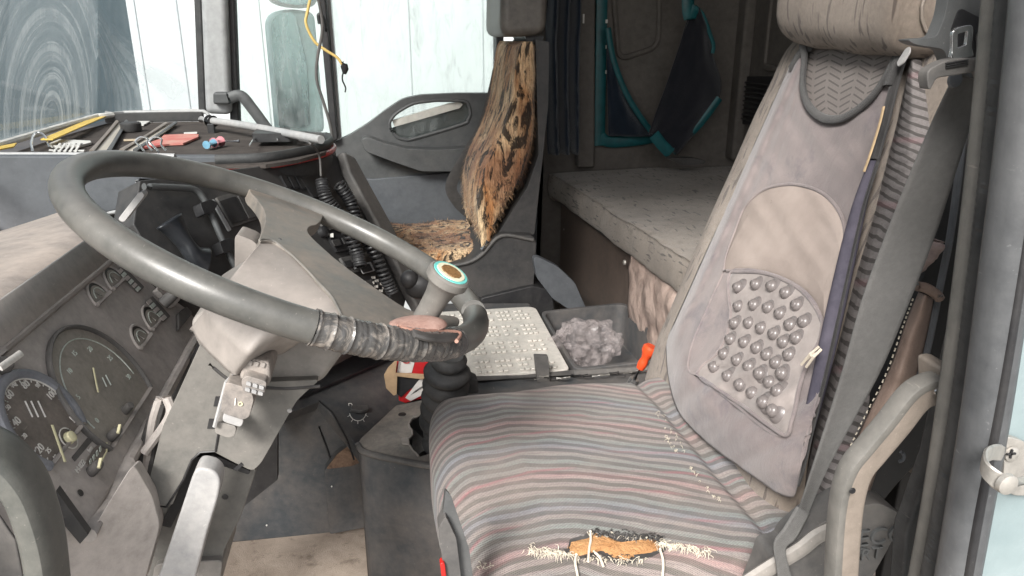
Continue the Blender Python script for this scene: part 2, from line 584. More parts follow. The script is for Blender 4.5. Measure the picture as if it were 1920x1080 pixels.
# windscreen: upright pane, wrapped round at the far corner
base = [V((-.80, .42, -.235)), V((-.865, 1.4, -.235)), V((-.885, 2.45, -.235)), V((-.87, 2.57, -.235)), V((-.80, 2.64, -.235)), V((-.58, 2.675, -.235))]
bl = catmull(base, 6)
def ws(u, v_):
    i = u * (len(bl) - 1); a = int(min(i, len(bl) - 2)); p = bl[a].lerp(bl[a + 1], i - a)
    lean = .16 * v_ if p.x < -.7 else .16 * v_ * max(0, (-.57 - p.x) / .13)
    return p + V((lean, 0, .95 * v_))
rc = at(112, 225, X=-.86)
t = thing('windscreen', 'dusty windscreen with fan shaped wiper smears above the dashboard shelf', 'windscreen', (-.88, 1.5, -.235))
MB().grid(ws, 60, 12).build('pane', glass('windscreen_glass', (.86, .90, .91), (.50, .55, .56), (rc.y - 1.5, .02, 1.0)), t)
MB().tube([p + V((.008, 0, 0)) for p in bl], .009, 8).build('lower_rim', M_['white'], t)

# --- A-pillar on the far side
Yf = 2.62
t = thing('windscreen_pillar', 'pale grey trimmed windscreen pillar between windscreen and far door', 'pillar', at(410, 215, Y=Yf))
def P2(pts, Y): return [at(x, y, Y=Y) + V((0, 0, .50 if y in (-60, -80) else 0)) for x, y in pts]   # uprights run on up to the roof
MB().prism(P2([(401, -60), (384, 214), (433, 216), (447, -60)], Yf), (0, .06, 0)).build('trim_cover', M_['pillar'], t, bevel=.02, seg=4)
MB().prism(P2([(389, -60), (372, 214), (386, 214), (403, -60)], Yf + .03), (0, .05, 0)).build('glass_seal', M_['rubber'], t, bevel=.006)
MB().prism(P2([(443, -60), (431, 232), (449, 240), (461, -60)], Yf + .035), (0, .05, 0)).build('door_seal', M_['rubber'], t, bevel=.008)
# grab arm with square foot
a = thing('grab_handle', 'dark grey elbow shaped grab handle screwed to the far windscreen pillar', 'handle', at(415, 190, Y=Yf - .02))
MB().prism(P2([(399, 173), (432, 173), (432, 196), (399, 196)], Yf - .03), (0, .04, 0)).build('foot', M_['door'], a, bevel=.008)
MB().tube(catmull(P2([(428, 184), (452, 180), (474, 205), (500, 240), (518, 262)], Yf - .045), 6), .014, 12, h=.018, sq=.8).build('bar', M_['door'], a)

# --- far door
d = thing('cab_door', 'far side cab door with dark grey lining and long armrest behind the passenger seat', 'door', (.05, 2.66, -1.1))
Yd = 2.66
lining = [(624, 268), (655, 254), (690, 232), (728, 203), (756, 185), (790, 178), (860, 175), (925, 175), (1000, 177), (1020, 300), (1010, 560), (620, 560), (590, 400), (590, 268)]
mb = MB()
outer = rpoly([at(x, y, Y=Yd) for x, y in lining], .02, 3)
# outline with an opening for the pull handle: build as ring faces
hole = rpoly([at(x, y, Y=Yd) for x, y in [(727, 236), (739, 214), (775, 193), (820, 188), (876, 189), (884, 214), (872, 232), (770, 262), (745, 260)]], .02, 4)
def ring_plate(mb, outer, hole, vec):
    """plate with one opening (triangulated through bmesh)"""
    bm = bmesh.new()
    vo = [bm.verts.new(p) for p in outer]; vh = [bm.verts.new(p) for p in hole]
    es = [bm.edges.new((vo[i], vo[(i + 1) % len(vo)])) for i in range(len(vo))] + [bm.edges.new((vh[i], vh[(i + 1) % len(vh)])) for i in range(len(vh))]
    bmesh.ops.triangle_fill(bm, edges=es, use_beauty=True)
    bm.verts.index_update()
    vs_ = [v.co.copy() for v in bm.verts]; fs = [tuple(v.index for v in f.verts) for f in bm.faces]
    bm.free()
    n = len(vs_); no = len(outer); nh = len(hole)
    mb.add(vs_ + [p + V(vec) for p in vs_], fs + [tuple(i + n for i in f[::-1]) for f in fs]
           + [(i, (i + 1) % no, (i + 1) % no + n, i + n) for i in range(no)]
           + [(no + i, no + (i + 1) % nh, no + (i + 1) % nh + n, no + i + n) for i in range(nh)])
    return mb
ring_plate(mb, outer, hole, (0, .05, 0))
mb.build('lining', M_['door'], d, bevel=.006)
# dark back of the recess (lower half) and raised lip round it
MB().prism(P2([(727, 243), (868, 190), (884, 190), (884, 222), (872, 236), (770, 266), (738, 262)], Yd + .055), (0, .01, 0)).build('recess', M_['dash_dark'], d)
MB().tube(catmull(hole[::3], 3, True), .006, 8, closed=True).build('recess_lip', M_['door'], d)
MB().prism(rpoly(P2([(735, 226), (740, 238), (862, 203), (868, 196), (862, 191), (842, 194)], Yd + .01), .004, 3), (0, .02, 0)).build('pull_bar', plain('pale_bar', (.55, .53, .48), .4, .1), d, bevel=.004)
# armrest
arm = [(676, 262), (690, 257), (720, 268), (765, 279), (815, 281), (900, 276), (1000, 274), (1000, 318), (880, 322), (790, 322), (740, 305), (684, 284)]
MB().prism(rpoly(P2(arm, Yd - .07), .012, 3), (0, .075, 0)).build('armrest', M_['door'], d, bevel=.016, seg=4)
# lower lining, separated by a groove
MB().prism(P2([(590, 329), (700, 336), (870, 321), (1010, 318), (1005, 560), (590, 560)], Yd - .012), (0, .014, 0)).build('lower_lining', M_['blue_grey'], d, bevel=.004)
# window frame + glass
MB().prism(P2([(586, -60), (602, -60), (634, 262), (621, 268)], Yd - .03), (0, .07, 0)).build('quarter_bar', M_['black'], d, bevel=.006)
MB().prism(P2([(607, -60), (613, -60), (640, 258), (634, 262)], Yd), (0, .03, 0)).build('glass_channel', M_['pillar'], d, bevel=.003)
MB().prism(P2([(931, -60), (945, -60), (945, 240), (931, 180)], Yd - .03), (0, .08, 0)).build('rear_frame', M_['black'], d, bevel=.006)
MB().prism(P2([(430, 238), (625, 252), (628, 272), (430, 262)], Yd), (0, .04, 0)).build('sill', M_['dash_dark'], d, bevel=.004)
gm = glass('door_glass', (.93, .975, .965), (.80, .84, .83))
MB().prism(P2([(608, -80), (940, -80), (940, 290), (640, 275)], Yd + .022), (0, .005, 0)).build('window_pane', gm, d)
MB().prism(P2([(455, -80), (592, -80), (622, 262), (434, 255)], Yd + .022), (0, .005, 0)).build('quarter_pane', gm, d)

# --- mirrors outside the quarter window
def mirror(name, label, pts, Y, th, backmat, glasspts):
    t = thing(name, label, 'mirror', at(*pts[0], Y=Y))
    MB().prism(rpoly(P2(pts, Y), .03, 4), (-.02, th, 0)).build('housing', backmat, t, bevel=.02, seg=3)
    gk = NT(name + '_glass'); gk.b.inputs['Base Color'].default_value = (.30, .40, .41, 1); gk.b.inputs['Metallic'].default_value = 1
    nn = gk.noise(gk.co(scale=(4, 4, 1)), 4, 5, .6)
    gk.l(gk.ramp(nn, [(.3, .12), (.7, .4)]), gk.b.inputs['Roughness'])
    gk.l(gk.ramp(nn, [(.35, (.20, .28, .29)), (.7, (.42, .52, .52))]), gk.b.inputs['Base Color'])
    MB().prism(rpoly(P2(glasspts, Y - .006), .02, 4), (0, .004, 0)).build('mirror_glass', gk.m, t)
    return t
t = mirror('wing_mirror', 'tall streaked wing mirror seen through the far quarter window', [(500, 40), (512, 22), (545, 16), (592, 22), (612, 250), (520, 252)], 2.98, .05, plain('mirror_shell', (.52, .64, .63), .5, 0, .1), [(507, 44), (520, 26), (552, 22), (575, 120), (582, 236), (524, 244)])
t = mirror('wide_mirror', 'small wide angle mirror above the tall wing mirror', [(500, -50), (600, -50), (596, 8), (575, 16), (530, 12), (506, 0)], 2.95, .06, plain('mirror_shell_light', (.62, .62, .60), .5, 0, .1), [(508, -50), (592, -50), (588, 5), (560, 10), (520, 4)])

# --- sleeping bunk, side locker frame, curtains
matt = fabric('bunk_cloth', (.20, .168, .138), (.32, .272, .225), (.11, .09, .075), ticks=((.05, .04, .035), (110, 22, 150), .64), scale=6)
t = thing('bunk', 'dusty brown sleeping bunk mattress behind the seats', 'bunk', (.95, 1.8, -1.1))
def bunk_front(y):    # front edge drifts rearwards toward the near side
    return .60 + max(0, (2.64 - y)) * .045
def mat_top(u, v_):
    y = 2.64 - v_ * 1.9
    xf = bunk_front(y)
    s = u * 1.0
    prof = catmull([V((0.03, 0, -.098)), V((.002, 0, -.088)), V((-.006, 0, -.045)), V((.0, 0, -.010)), V((.018, 0, .0)), V((.2, 0, .003)), V((.45, 0, .004)), V((.72, 0, .0))], 4)
    i = s * (len(prof) - 1); a = int(min(i, len(prof) - 2)); q = prof[a].lerp(prof[a + 1], i - a)
    p = V((xf + q.x, y, -.463 + q.z))
    w = max(0, 1 - abs(y - 1.65) / .5) * max(0, 1 - abs(q.x - .12) / .22)
    p.z += -.006 * w * (math.sin((y + q.x * .9) * 75 + 2 * math.sin(q.x * 12)) * .5 + .5) + .006 * noise.noise(p * 6) - .0
    p.x += .006 * noise.noise(p * 9)
    if v_ < .02 or v_ > .98: p.z -= .01
    return p
MB().grid(mat_top, 42, 220).build('mattress', matt, t, ang=70)
MB().prism([V((bunk_front(2.64) + .03, 2.64, -.561)), V((bunk_front(.74) + .03, .74, -.561)), V((1.32, .74, -.561)), V((1.32, 2.64, -.561))], (0, 0, -.015)).build('board', M_['dash_dark'], t)
pz = [at(1187, 462, Z=-.552), at(1187, 600, X=at(1187, 462, Z=-.552).x)]
bx = at(1187, 470, Z=-.552)
MB().prism([V((.645, 2.64, -.552)), V((bx.x + .012, bx.y, -.552)), V((bx.x + .012, bx.y, -1.12)), V((.645, 2.64, -1.12))], (.02, 0, 0)).build('base_panel', plastic('brown_panel', (.075, .055, .045), (.16, .12, .095), .5, .6), t, bevel=.004)
for px, py in ((1172, 492), (1172, 580), (1060, 430)):
    p = at(px, py, X=.652); MB().lathe(p, (-1, 0, 0), [(0, .008), (.004, .007), (.006, .003)], 12).build('screw', M_['steel'], t)
# crumpled plastic bag stuffed under the bunk
k = NT('dusty_film'); v = k.co()
c_ = k.mix(k.ramp(k.noise(v, 9, 6, .7, 1.2), [(.35, 0), (.65, 1)]), (.27, .20, .17), (.46, .36, .31))
c_ = k.mix(k.ramp(k.noise(v, 26, 5, .7, 2.0), [(.60, 0), (.66, .6)]), c_, (.16, .07, .05))
vo = k.n('ShaderNodeTexVoronoi', feature='DISTANCE_TO_EDGE'); vo.inputs['Scale'].default_value = 9
k.l(k.co(scale=(1, 1.8, 1), rot=(.6, 0, 0)), vo.inputs['Vector'])
k.bump(k.math('ADD', vo.outputs['Distance'], k.math('MULTIPLY', k.noise(v, 30, 5, .7, 2), .3)), .7, .02)
m = k.fin(c_, .45)
def crump(u, v_):
    y = 1.84 - u * .62
    z = -.53 - v_ * .42
    p = V((.665 + .02 * math.sin(v_ * 3.1) + .012 * u, y, z))
    f = abs(noise.noise(V((y * 9, z * 8, 1.3)))) * .022 + abs(noise.noise(V((y * 22 + z * 15, z * 16, 4)))) * .010
    return p - V((f + .03 * math.sin(min(1, v_ * 1.2) * 3.1), 0, 0))
tag(MB().grid(crump, 50, 36).build('plastic_sack', m, solid=.004, ang=60), 'dirty pinkish plastic sack crammed under the near end of the bunk', 'sack')

# teal locker surround on the side wall
Yw = 2.655
t = thing('teal_surround', 'teal rounded surround of the locker opening on the bunk side wall', 'frame', at(1125, 260, Y=Yw))
path = [(1124, -60), (1124, 225), (1127, 255), (1145, 266), (1190, 263), (1232, 256)]
teal = plain('teal_plastic', (.006, .085, .095), .45, 0, .3, 25)
MB().tube(catmull(P2(path, Yw - .012), 6), .021, 12, up=(0, 1, 0), h=.010, sq=.6).build('rim', teal, t)
for y_ in (40, 88, 135, 178):
    MB().box(at(1137 + (y_ > 150) * 8, y_, Y=Yw - .02), (.008, .006, .012)).build('press_stud', M_['white'], t)
# torn locker net hanging inside it
def clothgrid(cols, Y0, amp, fr, nu=24, nv=30, ph=0.0):
    """cols: left edge and right edge polylines in picture coordinates at depth Y0"""
    L = catmull([V((x, y, 0)) for x, y in cols[0]], 8); Rr = catmull([V((x, y, 0)) for x, y in cols[1]], 8)
    def f(u, v_):
        a = v_ * (len(L) - 1); i = int(min(a, len(L) - 2)); l = L[i].lerp(L[i + 1], a - i)
        b = v_ * (len(Rr) - 1); j = int(min(b, len(Rr) - 2)); r = Rr[j].lerp(Rr[j + 1], b - j)
        q = l.lerp(r, u)
        p = at(q.x, q.y, Y=Y0)
        return p + V((0, amp * math.sin(u * fr + ph + 1.4 * math.sin(v_ * 3)) + amp * .5 * noise.noise(V((u * 5, v_ * 6, ph))), 0))
    return MB().grid(f, nu, nv)
navy = fabric('navy_cloth', (.006, .013, .026), (.010, .022, .040), scale=12, sheen=.4)
net = fabric('dark_mesh_cloth', (.010, .0115, .017), (.020, .020, .027), scale=14, sheen=.3)
t = thing('locker_net', 'sagging navy and teal locker pocket inside the teal surround', 'pocket', at(1180, 260, Y=2.62))
clothgrid((((1138, 60), (1139, 150), (1141, 255)), ((1139, 60), (1172, 170), (1222, 256))), 2.60, .006, 7).build('pocket', navy, t, solid=.003)
MB().tube(catmull(P2([(1140, 52), (1150, 110), (1172, 170), (1200, 218), (1224, 250)], 2.585), 6), .010, 8, h=.004, up=(0, 1, 0)).build('hem', teal, t)
# hanging dark cloth with teal binding
t = thing('hanging_cloth', 'dark square cloth with teal binding hanging in front of the bunk side wall', 'cloth', at(1265, 300, Y=2.5))
clothgrid((((1297, 18), (1285, 60), (1255, 150), (1222, 240), (1221, 252)), ((1310, 15), (1325, 50), (1335, 95), (1350, 180), (1268, 290))), 2.50, .012, 5).build('cloth', net, t, solid=.003)
MB().tube(catmull(P2([(1349, 184), (1318, 226), (1290, 256), (1262, 286)], 2.492), 6), .013, 8, h=.004, up=(0, 1, 0)).build('binding', teal, t)
MB().tube(catmull(P2([(1226, 252), (1240, 270), (1257, 288)], 2.486), 6), .020, 8, h=.004, up=(0, 1, 0)).build('binding', teal, t)
MB().tube(catmull(P2([(1278, -60), (1290, 0), (1302, 14)], 2.49), 6), .022, 8, h=.008, up=(0, 1, 0)).build('binding', teal, t)
MB().tube(catmull(P2([(1302, 12), (1318, 28), (1332, 66), (1338, 85), (1336, 100)], 2.495), 6), .007, 8, h=.004, up=(0, 1, 0)).build('binding', teal, t)
tag(MB().prism(rpoly(P2([(1250, 296), (1265, 303), (1280, 310), (1320, 308), (1325, 302), (1300, 296)], 2.44), .01, 3), (0, .03, 0)).build('folded_rag', M_['vinyl_dark'], bevel=.004), 'small black folded rag lying at the far end of the bunk', 'rag')
# navy curtain behind the passenger seat
tag(clothgrid((((1024, -60), (1026, 120), (1028, 290)), ((1086, -60), (1083, 120), (1081, 288))), 2.44, .022, 17, 40, 30).build('curtain', navy, solid=.004, ang=70), 'dark navy curtain hanging behind the passenger seat headrest', 'curtain')
o = MB().prism(P2([(1078, -60), (1108, -60), (1116, 315), (1084, 315)], 2.60), (0, .06, 0)).build('door_post', M_['wall'], bevel=.01)
struct(o)
MB().box(at(1094, 35, Y=2.595), (.006, .004, .03)).build('post_clip', M_['steel'], o)
# vent grille on the rear wall
t = thing('air_vent', 'black slatted air vent in the rear wall left of the driver seat', 'vent', at(1415, 235, X=1.32))
vp = rpoly([at(1392, 143, X=1.324), at(1450, 143, X=1.324), at(1450, 239, X=1.324), at(1389, 232, X=1.324)], .012, 4)
MB().prism(vp, (-.006, 0, 0)).build('backing', M_['black'], t, bevel=.002)
z0, z1 = at(1400, 150, X=1.324).z, at(1400, 228, X=1.324).z
ya, yb = vp[0].y - .0, at(1450, 200, X=1.324).y
for i in range(9):
    z = z0 + (z1 - z0) * (i + .5) / 9
    MB().box((1.314, (ya + yb) / 2, z), (.008, abs(ya - yb) - .03, .005), Matrix.Rotation(.5, 3, 'Y')).build('slat', M_['dash_dark'], t)

# ================================================================== DASHBOARD
ZS = -.24
def PZ(pts, Z): return [at(x, y, Z=Z) for x, y in pts]
dash = thing('dashboard', 'wide grey dashboard with open felt lined shelf and dark centre console', 'dashboard', (-.55, 1.8, -1.1))
edge = [V((-.86, 1.78, ZS)), V((-.60, 1.735, ZS)), V((-.325, 1.672, ZS)), V((-.25, 1.665, ZS)), V((-.19, 1.72, ZS)), V((-.135, 1.83, ZS)), V((-.13, 1.93, ZS)), V((-.30, 2.2, ZS)), V((-.57, 2.60, ZS)), V((-.86, 2.60, ZS)), V((-.875, 2.3, ZS))]
k = NT('shelf_felt'); v = k.co()
c_ = k.mix(k.ramp(k.noise(v, 9, 6, .7), [(.3, 0), (.7, 1)]), (.052, .045, .042), (.115, .098, .088))
c_ = k.mix(k.ramp(k.noise(v, 60, 4, .8), [(.66, 0), (.72, .5)]), c_, (.26, .22, .19))
k.bump(k.noise(v, 500, 2, .7), .7, .002)
felt = k.fin(c_, .95, 0, .1)
MB().prism([p + V((0, 0, -.02)) for p in edge], (0, 0, -.008)).build('shelf_floor', felt, dash)
# back wall of the shelf against the door side, front lip, and the body below
MB().prism([V((-.87, 2.60, ZS - .02)), V((-.57, 2.60, ZS - .02)), V((-.57, 2.60, ZS + .012)), V((-.87, 2.60, ZS + .012))], (0, .02, 0)).build('shelf_end', M_['dash_dark'], dash, bevel=.004)
MB().tube(catmull([V((-.865, 2.607, ZS + .012)), V((-.6, 2.607, ZS + .012)), V((-.56, 2.60, ZS + .008)), V((-.54, 2.57, ZS - .01))], 5), .006, 8).build('shelf_end_lip', M_['lever'], dash)
lip = catmull([V((-1.1, 1.80, ZS - .002)), V((-.86, 1.786, ZS - .002)), V((-.60, 1.738, ZS - .002)), V((-.44, 1.70, ZS - .003))], 6)
MB().tube(lip, .0065, 8).build('shelf_front_lip', M_['lever'], dash)
brd = [(-300, 293), (470, 293), (470, 338), (262, 336), (258, 360), (236, 388), (200, 399), (130, 407), (0, 436), (-300, 500)]
MB().prism(rpoly(P2(brd, 1.72), [0, 0, 0, .0, .01, .02, .02, .02, 0, 0], 4), (0, .03, 0)).build('shelf_front_board', M_['blue_grey'], dash, bevel=.003)
MB().tube(catmull(P2([(256, 338), (258, 362), (236, 390), (200, 401)], 1.71), 5), .004, 8).build('board_edging', M_['pillar'], dash)
MB().prism([V((-.98, 1.76, -1.1)), V((-.98, 2.60, -1.1)), V((-.98, 2.60, -.27)), V((-.98, 1.76, -.27))], (.5, 0, 0)).build('body', M_['dash_dark'], dash)
# console face
cA, cn = plane3(at(480, 330, Z=-.28), at(622, 292, Z=-.28), at(755, 560, Z=-.65))
if cn.x < 0: cn = -cn
def PC(pts, off=0): return [onp(x, y, cA + cn * off, cn) for x, y in pts]
MB().prism(PC([(262, 338), (480, 312), (560, 296), (622, 286), (642, 300), (762, 560), (742, 640), (600, 660), (330, 560), (250, 420)]), cn * -.06).build('console_face', M_['dash_dark'], dash, bevel=.003)
MB().prism(PC([(628, 290), (650, 300), (722, 430), (782, 560), (790, 620), (756, 560), (700, 440), (640, 330)], .0), cn * .028).build('console_cheek', M_['dash'], dash, bevel=.008, seg=3)
# bulging rubber edge with red insert
bulge = [(404, 300), (440, 299), (500, 296), (560, 286), (605, 275), (620, 264), (612, 256)]
bp = catmull(PZ(bulge, ZS - .012), 5)
MB().tube(bp, .008, 10, h=.012, up=(0, 0, 1)).build('rubber_edge', M_['rubber'], dash)
MB().tube([p + V((.008, -.009, -.016)) for p in bp], .0065, 8).build('red_piping', M_['red'], dash)
MB().tube([p + V((.002, -.002, -.050)) for p in bp], .010, 10, h=.028, up=(0, 0, 1), sq=.6).build('lower_edge', M_['rubber'], dash)
# vents and switch blanks in the console face
def plate(px, mat, name, off, th, bevel=.002, par=dash, r=.003):
    return MB().prism(rpoly(PC(px, off), r, 3), cn * th).build(name, mat, par, bevel=bevel)
fr = [(402, 372), (478, 350), (492, 408), (432, 428)]
plate(fr, M_['dash'], 'vent_frame', .001, .006)
plate([(409, 378), (440, 368), (462, 412), (434, 421)], M_['black'], 'vent_panel', .008, .003)
plate([(444, 367), (470, 359), (486, 405), (466, 411)], M_['dash_dark'], 'vent_panel', .008, .003)
plate([(394, 376), (399, 374), (432, 432), (427, 435)], M_['pillar'], 'trim_strip', .001, .004)
plate([(560, 336), (600, 326), (625, 360), (585, 372)], M_['black'], 'switch_blank', .001, .006)
for i in range(5):
    plate([(523 + i * 14, 330 + i * 1), (532 + i * 14, 328 + i), (545 + i * 14, 352 + i), (536 + i * 14, 354 + i)], M_['black'], 'switch', .001, .005)
for j in range(4):
    y = 405 + j * 40; x = 590 + j * 22
    plate([(x, y), (x + 62, y - 14), (x + 78, y + 16), (x + 16, y + 30)], M_['black'] if j % 2 else M_['dash'], 'console_module', .001, .008)
    for q in range(3):
        plate([(x + 8 + q * 19, y + 6 - q * 4), (x + 21 + q * 19, y + 3 - q * 4), (x + 27 + q * 19, y + 15 - q * 4), (x + 14 + q * 19, y + 18 - q * 4)], M_['dash_dark'] if j % 2 else M_['black'], 'console_button', .010, .004)
for (x, y, rr) in ((603, 436, 17), (656, 470, 17)):
    p = PC([(x, y)])[0]
    MB().lathe(p, cn, [(0, .014), (.012, .013), (.014, .010), (.015, .004)], 20).build('rotary_knob', M_['black'], dash)
plate([(671, 497), (694, 491), (702, 508), (680, 514)], M_['pillar'], 'display', .018, .002)
plate([(674, 499), (692, 494), (699, 507), (681, 512)], M_['black'], 'display', .0205, .001)
MB().box(PC([(622, 441)], .012)[0], (.008, .008, .008)).build('white_button', M_['white'], dash)
for i, (x, y) in enumerate([(700, 520), (706, 526), (712, 532), (698, 530), (705, 537), (720, 540), (714, 545)]):
    MB().box(PC([(x, y)], .012)[0], (.010, .005, .006)).build('plug_pin', M_['steel'], dash)

# grey binnacle hood at the left
hE0, hE1 = at(0, 560, X=-.45), at(146, 459, X=-.45)
hd = (hE1 - hE0).normalized()
e0, e1 = hE0 - hd * .45, hE1 + hd * .10
b0, b1 = at(-120, 462, X=-.84), at(150, 404, X=-.84)
def hood(u, v_):
    a = e0.lerp(e1, u); b = V((-.84, a.y + .62 * (0.7 + .5 * u), b0.z + (b1.z - b0.z) * u))
    b = b0.lerp(b1, u) if u > .3 else V((b0.x, b0.y - (.3 - u) * .9, b0.z + .02))
    p = a.lerp(b, v_)
    p.z += .045 * math.sin(math.pi * min(1, v_ * 1.0)) * (1 - .3 * v_) + .004 * noise.noise(p * 9)
    ex = max(0, .12 - v_) / .12
    p.z -= .018 * ex * ex
    return p
MB().grid(hood, 60, 30).build('binnacle_hood', M_['dusty_top'], dash, solid=.012, ang=60)
MB().tube(catmull([b0 + V((0, 0, .018)), (b0 + b1) / 2 + V((0, 0, .022)), b1 + V((0, 0, .012)), b1 + V((.2, .0, -.02))], 6), .009, 8).build('hood_seal', M_['blue_grey'], dash)

# ---- instrument panel
T0 = at(0, 660, Y=.84); B0 = at(165, 1000, Z=-.504)
iu = V((0, 1, 0)); iv = (T0 - B0); iv.y = 0; ih = iv.length; iv.normalize(); inn = iu.cross(iv) * 1
if inn.x < 0: inn = -inn
def IP(x, y, off=0): return onp(x, y, T0 + inn * off, inn)
def IL(pts, off=0): return [IP(x, y, off) for x, y in pts]
ins = thing('instrument_panel', 'dusty brown grey instrument panel with two large dials and four small gauges', 'instruments', B0)
yN, yF = IP(160, 1002).y, IP(368, 618).y
def iy(x, y): return IP(x, y).y
tl = V((T0.x, .40, T0.z))
MB().prism([tl, IP(212, 486), IP(262, 515), IP(352, 578), IP(380, 612), IP(366, 640), IP(165, 1002), IP(100, 955), V((IP(100, 955).x, .40, IP(100, 955).z))], inn * -.05).build('housing', M_['panel'], ins, bevel=.006, seg=3)
# edge bead along the top and lower edge
MB().tube([tl + inn * .004, T0 + inn * .004, IP(210, 487, .004)], .005, 8).build('upper_bead', M_['hub'], ins)
MB().tube([IP(165, 1004, .0), IP(240, 868, .0), IP(372, 625, .0)], .009, 10).build('lower_bead', M_['panel'], ins)
# inner wall of the hood, above the panel
MB().add([e0, e1, IP(212, 486, -.004), tl + inn * -.004], [(0, 1, 2, 3)]).build('hood_lining', M_['panel'], ins, solid=.01, offs=1)
lA, lN = plane3(e0, e1, IP(212, 486, -.004))
if lN.y > 0 and lN.x < 0: lN = -lN
if lN.dot(-lA) < 0: lN = -lN
MB().prism([onp(x, y, lA, lN) for x, y in ((20, 600), (68, 556), (106, 592), (54, 636))], lN * .0015).build('lining_plate', M_['panel'], ins)
dialm = plastic('dial_face', (.12, .105, .092), (.28, .24, .21), .75, .5, 300, .1, scale=24)
dialg = plastic('dial_face_faded', (.25, .23, .20), (.37, .335, .295), .6, .5, 300, .1, scale=20)
whitep = plain('dial_white', (.62, .60, .56), .6, 0, .15, 200)
fadedp = plain('dial_faded_print', (.48, .52, .47), .6, 0, .2, 200)
needm = plain('needle_cream', (.66, .62, .40), .5, 0, .1)
ringm = plastic('bezel_blue', (.165, .175, .20), (.27, .265, .27), .6, .45, 500, .1, scale=20)
def toUV(P): q = P - T0; return q.y, q.dot(iv)
def fromUV(u, v_, off=0): return T0 + iu * u + iv * v_ + inn * off
def circfit(px):
    pts = [toUV(IP(x, y)) for x, y in px]
    (x1, y1), (x2, y2), (x3, y3) = pts
    d_ = 2 * (x1 * (y2 - y3) + x2 * (y3 - y1) + x3 * (y1 - y2))
    ux = ((x1 * x1 + y1 * y1) * (y2 - y3) + (x2 * x2 + y2 * y2) * (y3 - y1) + (x3 * x3 + y3 * y3) * (y1 - y2)) / d_
    uy = ((x1 * x1 + y1 * y1) * (x3 - x2) + (x2 * x2 + y2 * y2) * (x1 - x3) + (x3 * x3 + y3 * y3) * (x2 - x1)) / d_
    return ux, uy, math.hypot(x1 - ux, y1 - uy)
def arcpts(c, r, a0, a1, n, off=0):
    return [fromUV(c[0] + r * math.cos(R(a0 + (a1 - a0) * i / n)), c[1] + r * math.sin(R(a0 + (a1 - a0) * i / n)), off) for i in range(n + 1)]
def dial(name, c, r, cut, face, ringcol, parent, lip=.006):
    """dial cut off by a straight sill at the bottom; cut = angle of the chord below horizontal"""
    a0, a1 = -cut, 180 + cut
    dd = MB().prism(arcpts(c, r, a0, a1, 40, .0005), inn * .0012).build(name, face, parent)
    arc = arcpts(c, r, a0, a1, 40, .003)
    MB().tube(arc, lip, 8, up=inn, h=.0045).build('bezel', ringcol, dd)
    MB().tube([arc[0] + inn * .001, arc[-1] + inn * .001], .0028, 6).build('sill', M_['hub'], dd)
    return dd
# tachograph
px3 = [(9, 733), (102, 738), (120, 867)]
cu_, cv_, cr_ = circfit(px3)
tc = (cu_, cv_)
tach = dial('tachograph', tc, cr_ * 1.14, 38, dialm, ringm, ins, .006)
MB().tube(arcpts(tc, cr_ * 1.02, -36, 216, 60, .0022), .0011, 6).build('scale_arc', whitep, tach)
tk = MB()
for i in range(27):
    a = -36 + 252 * i / 26
    L = .90 if i % 4 == 0 else .94
    q = arcpts(tc, cr_ * .99, a, a + .1, 1, .002)[0]; w = arcpts(tc, cr_ * L, a, a + .1, 1, .002)[0]
    tk.tube([q, w], .0007 if i % 4 else .0011, 5)
tk.build('ticks', whitep, tach)
for s, x, y, sz in (('20', 75, 841, .0125), ('40', 31, 791, .0125), ('60', 18, 740, .0125), ('80', 48, 721, .0125), ('100', 97, 740, .0125), ('120', 138, 782, .0115),
                    ('10', 104, 858, .0075), ('25', 91, 845, .008), ('30', 46, 818, .0075), ('50', 15, 764, .0075), ('70', 25, 722, .0075), ('90', 71, 723, .0075), ('110', 121, 757, .0075), ('125', 148, 793, .0075)):
    text(s, 'numeral', whitep, tach, IP(x, y, .002), iu, iv, sz)
for dx in (-.005, 0, .006):
    MB().tube([IP(58 + dx * 2200, 752, .0022), IP(72 + dx * 2200, 782, .0022)], .0009, 5).build('dial_mark', whitep, tach)
hub_p = IP(128, 822, .002)
MB().lathe(hub_p, inn, [(0, .0075), (.006, .0065), (.007, .003)], 16).build('dial_hub', needm, tach)
hubring = [fromUV(toUV(hub_p)[0] + .013 * math.cos(R(a)), toUV(hub_p)[1] + .013 * math.sin(R(a)), .0025) for a in range(20, 350, 12)]
MB().tube(hubring, .0008, 5).build('dial_mark', whitep, tach)
MB().tube([IP(98, 797, .006), IP(122, 866, .006)], .0022, 6, up=inn, h=.0008).build('needle', needm, tach)
# rev counter, faded
cu2, cv2, cr2 = circfit([(106, 625), (215, 650), (257, 695)])
rev = dial('rev_counter', (cu2, cv2), cr2, 28, dialg, M_['dash'], ins, .0028)
MB().tube(arcpts((cu2, cv2), cr2 * .82, -10, 190, 40, .0022), .0009, 6).build('scale_arc', fadedp, rev)
for i, s in enumerate(['0', '5', '10', '15', '20', '25', '30']):
    a = 190 - 200 * i / 6
    text(s, 'numeral', fadedp, rev, fromUV(cu2 + cr2 * .66 * math.cos(R(a)), cv2 + cr2 * .66 * math.sin(R(a)), .002), iu, iv, .010)
MB().tube([IP(175, 690, .005), IP(184, 735, .005)], .0016, 6, up=inn, h=.0008).build('needle', needm, rev)
for a_, b_ in (((192, 708), (200, 725)), ((198, 703), (208, 722))):
    MB().tube([IP(*a_, .003), IP(*b_, .003)], .0009, 5).build('dial_mark', fadedp, rev)
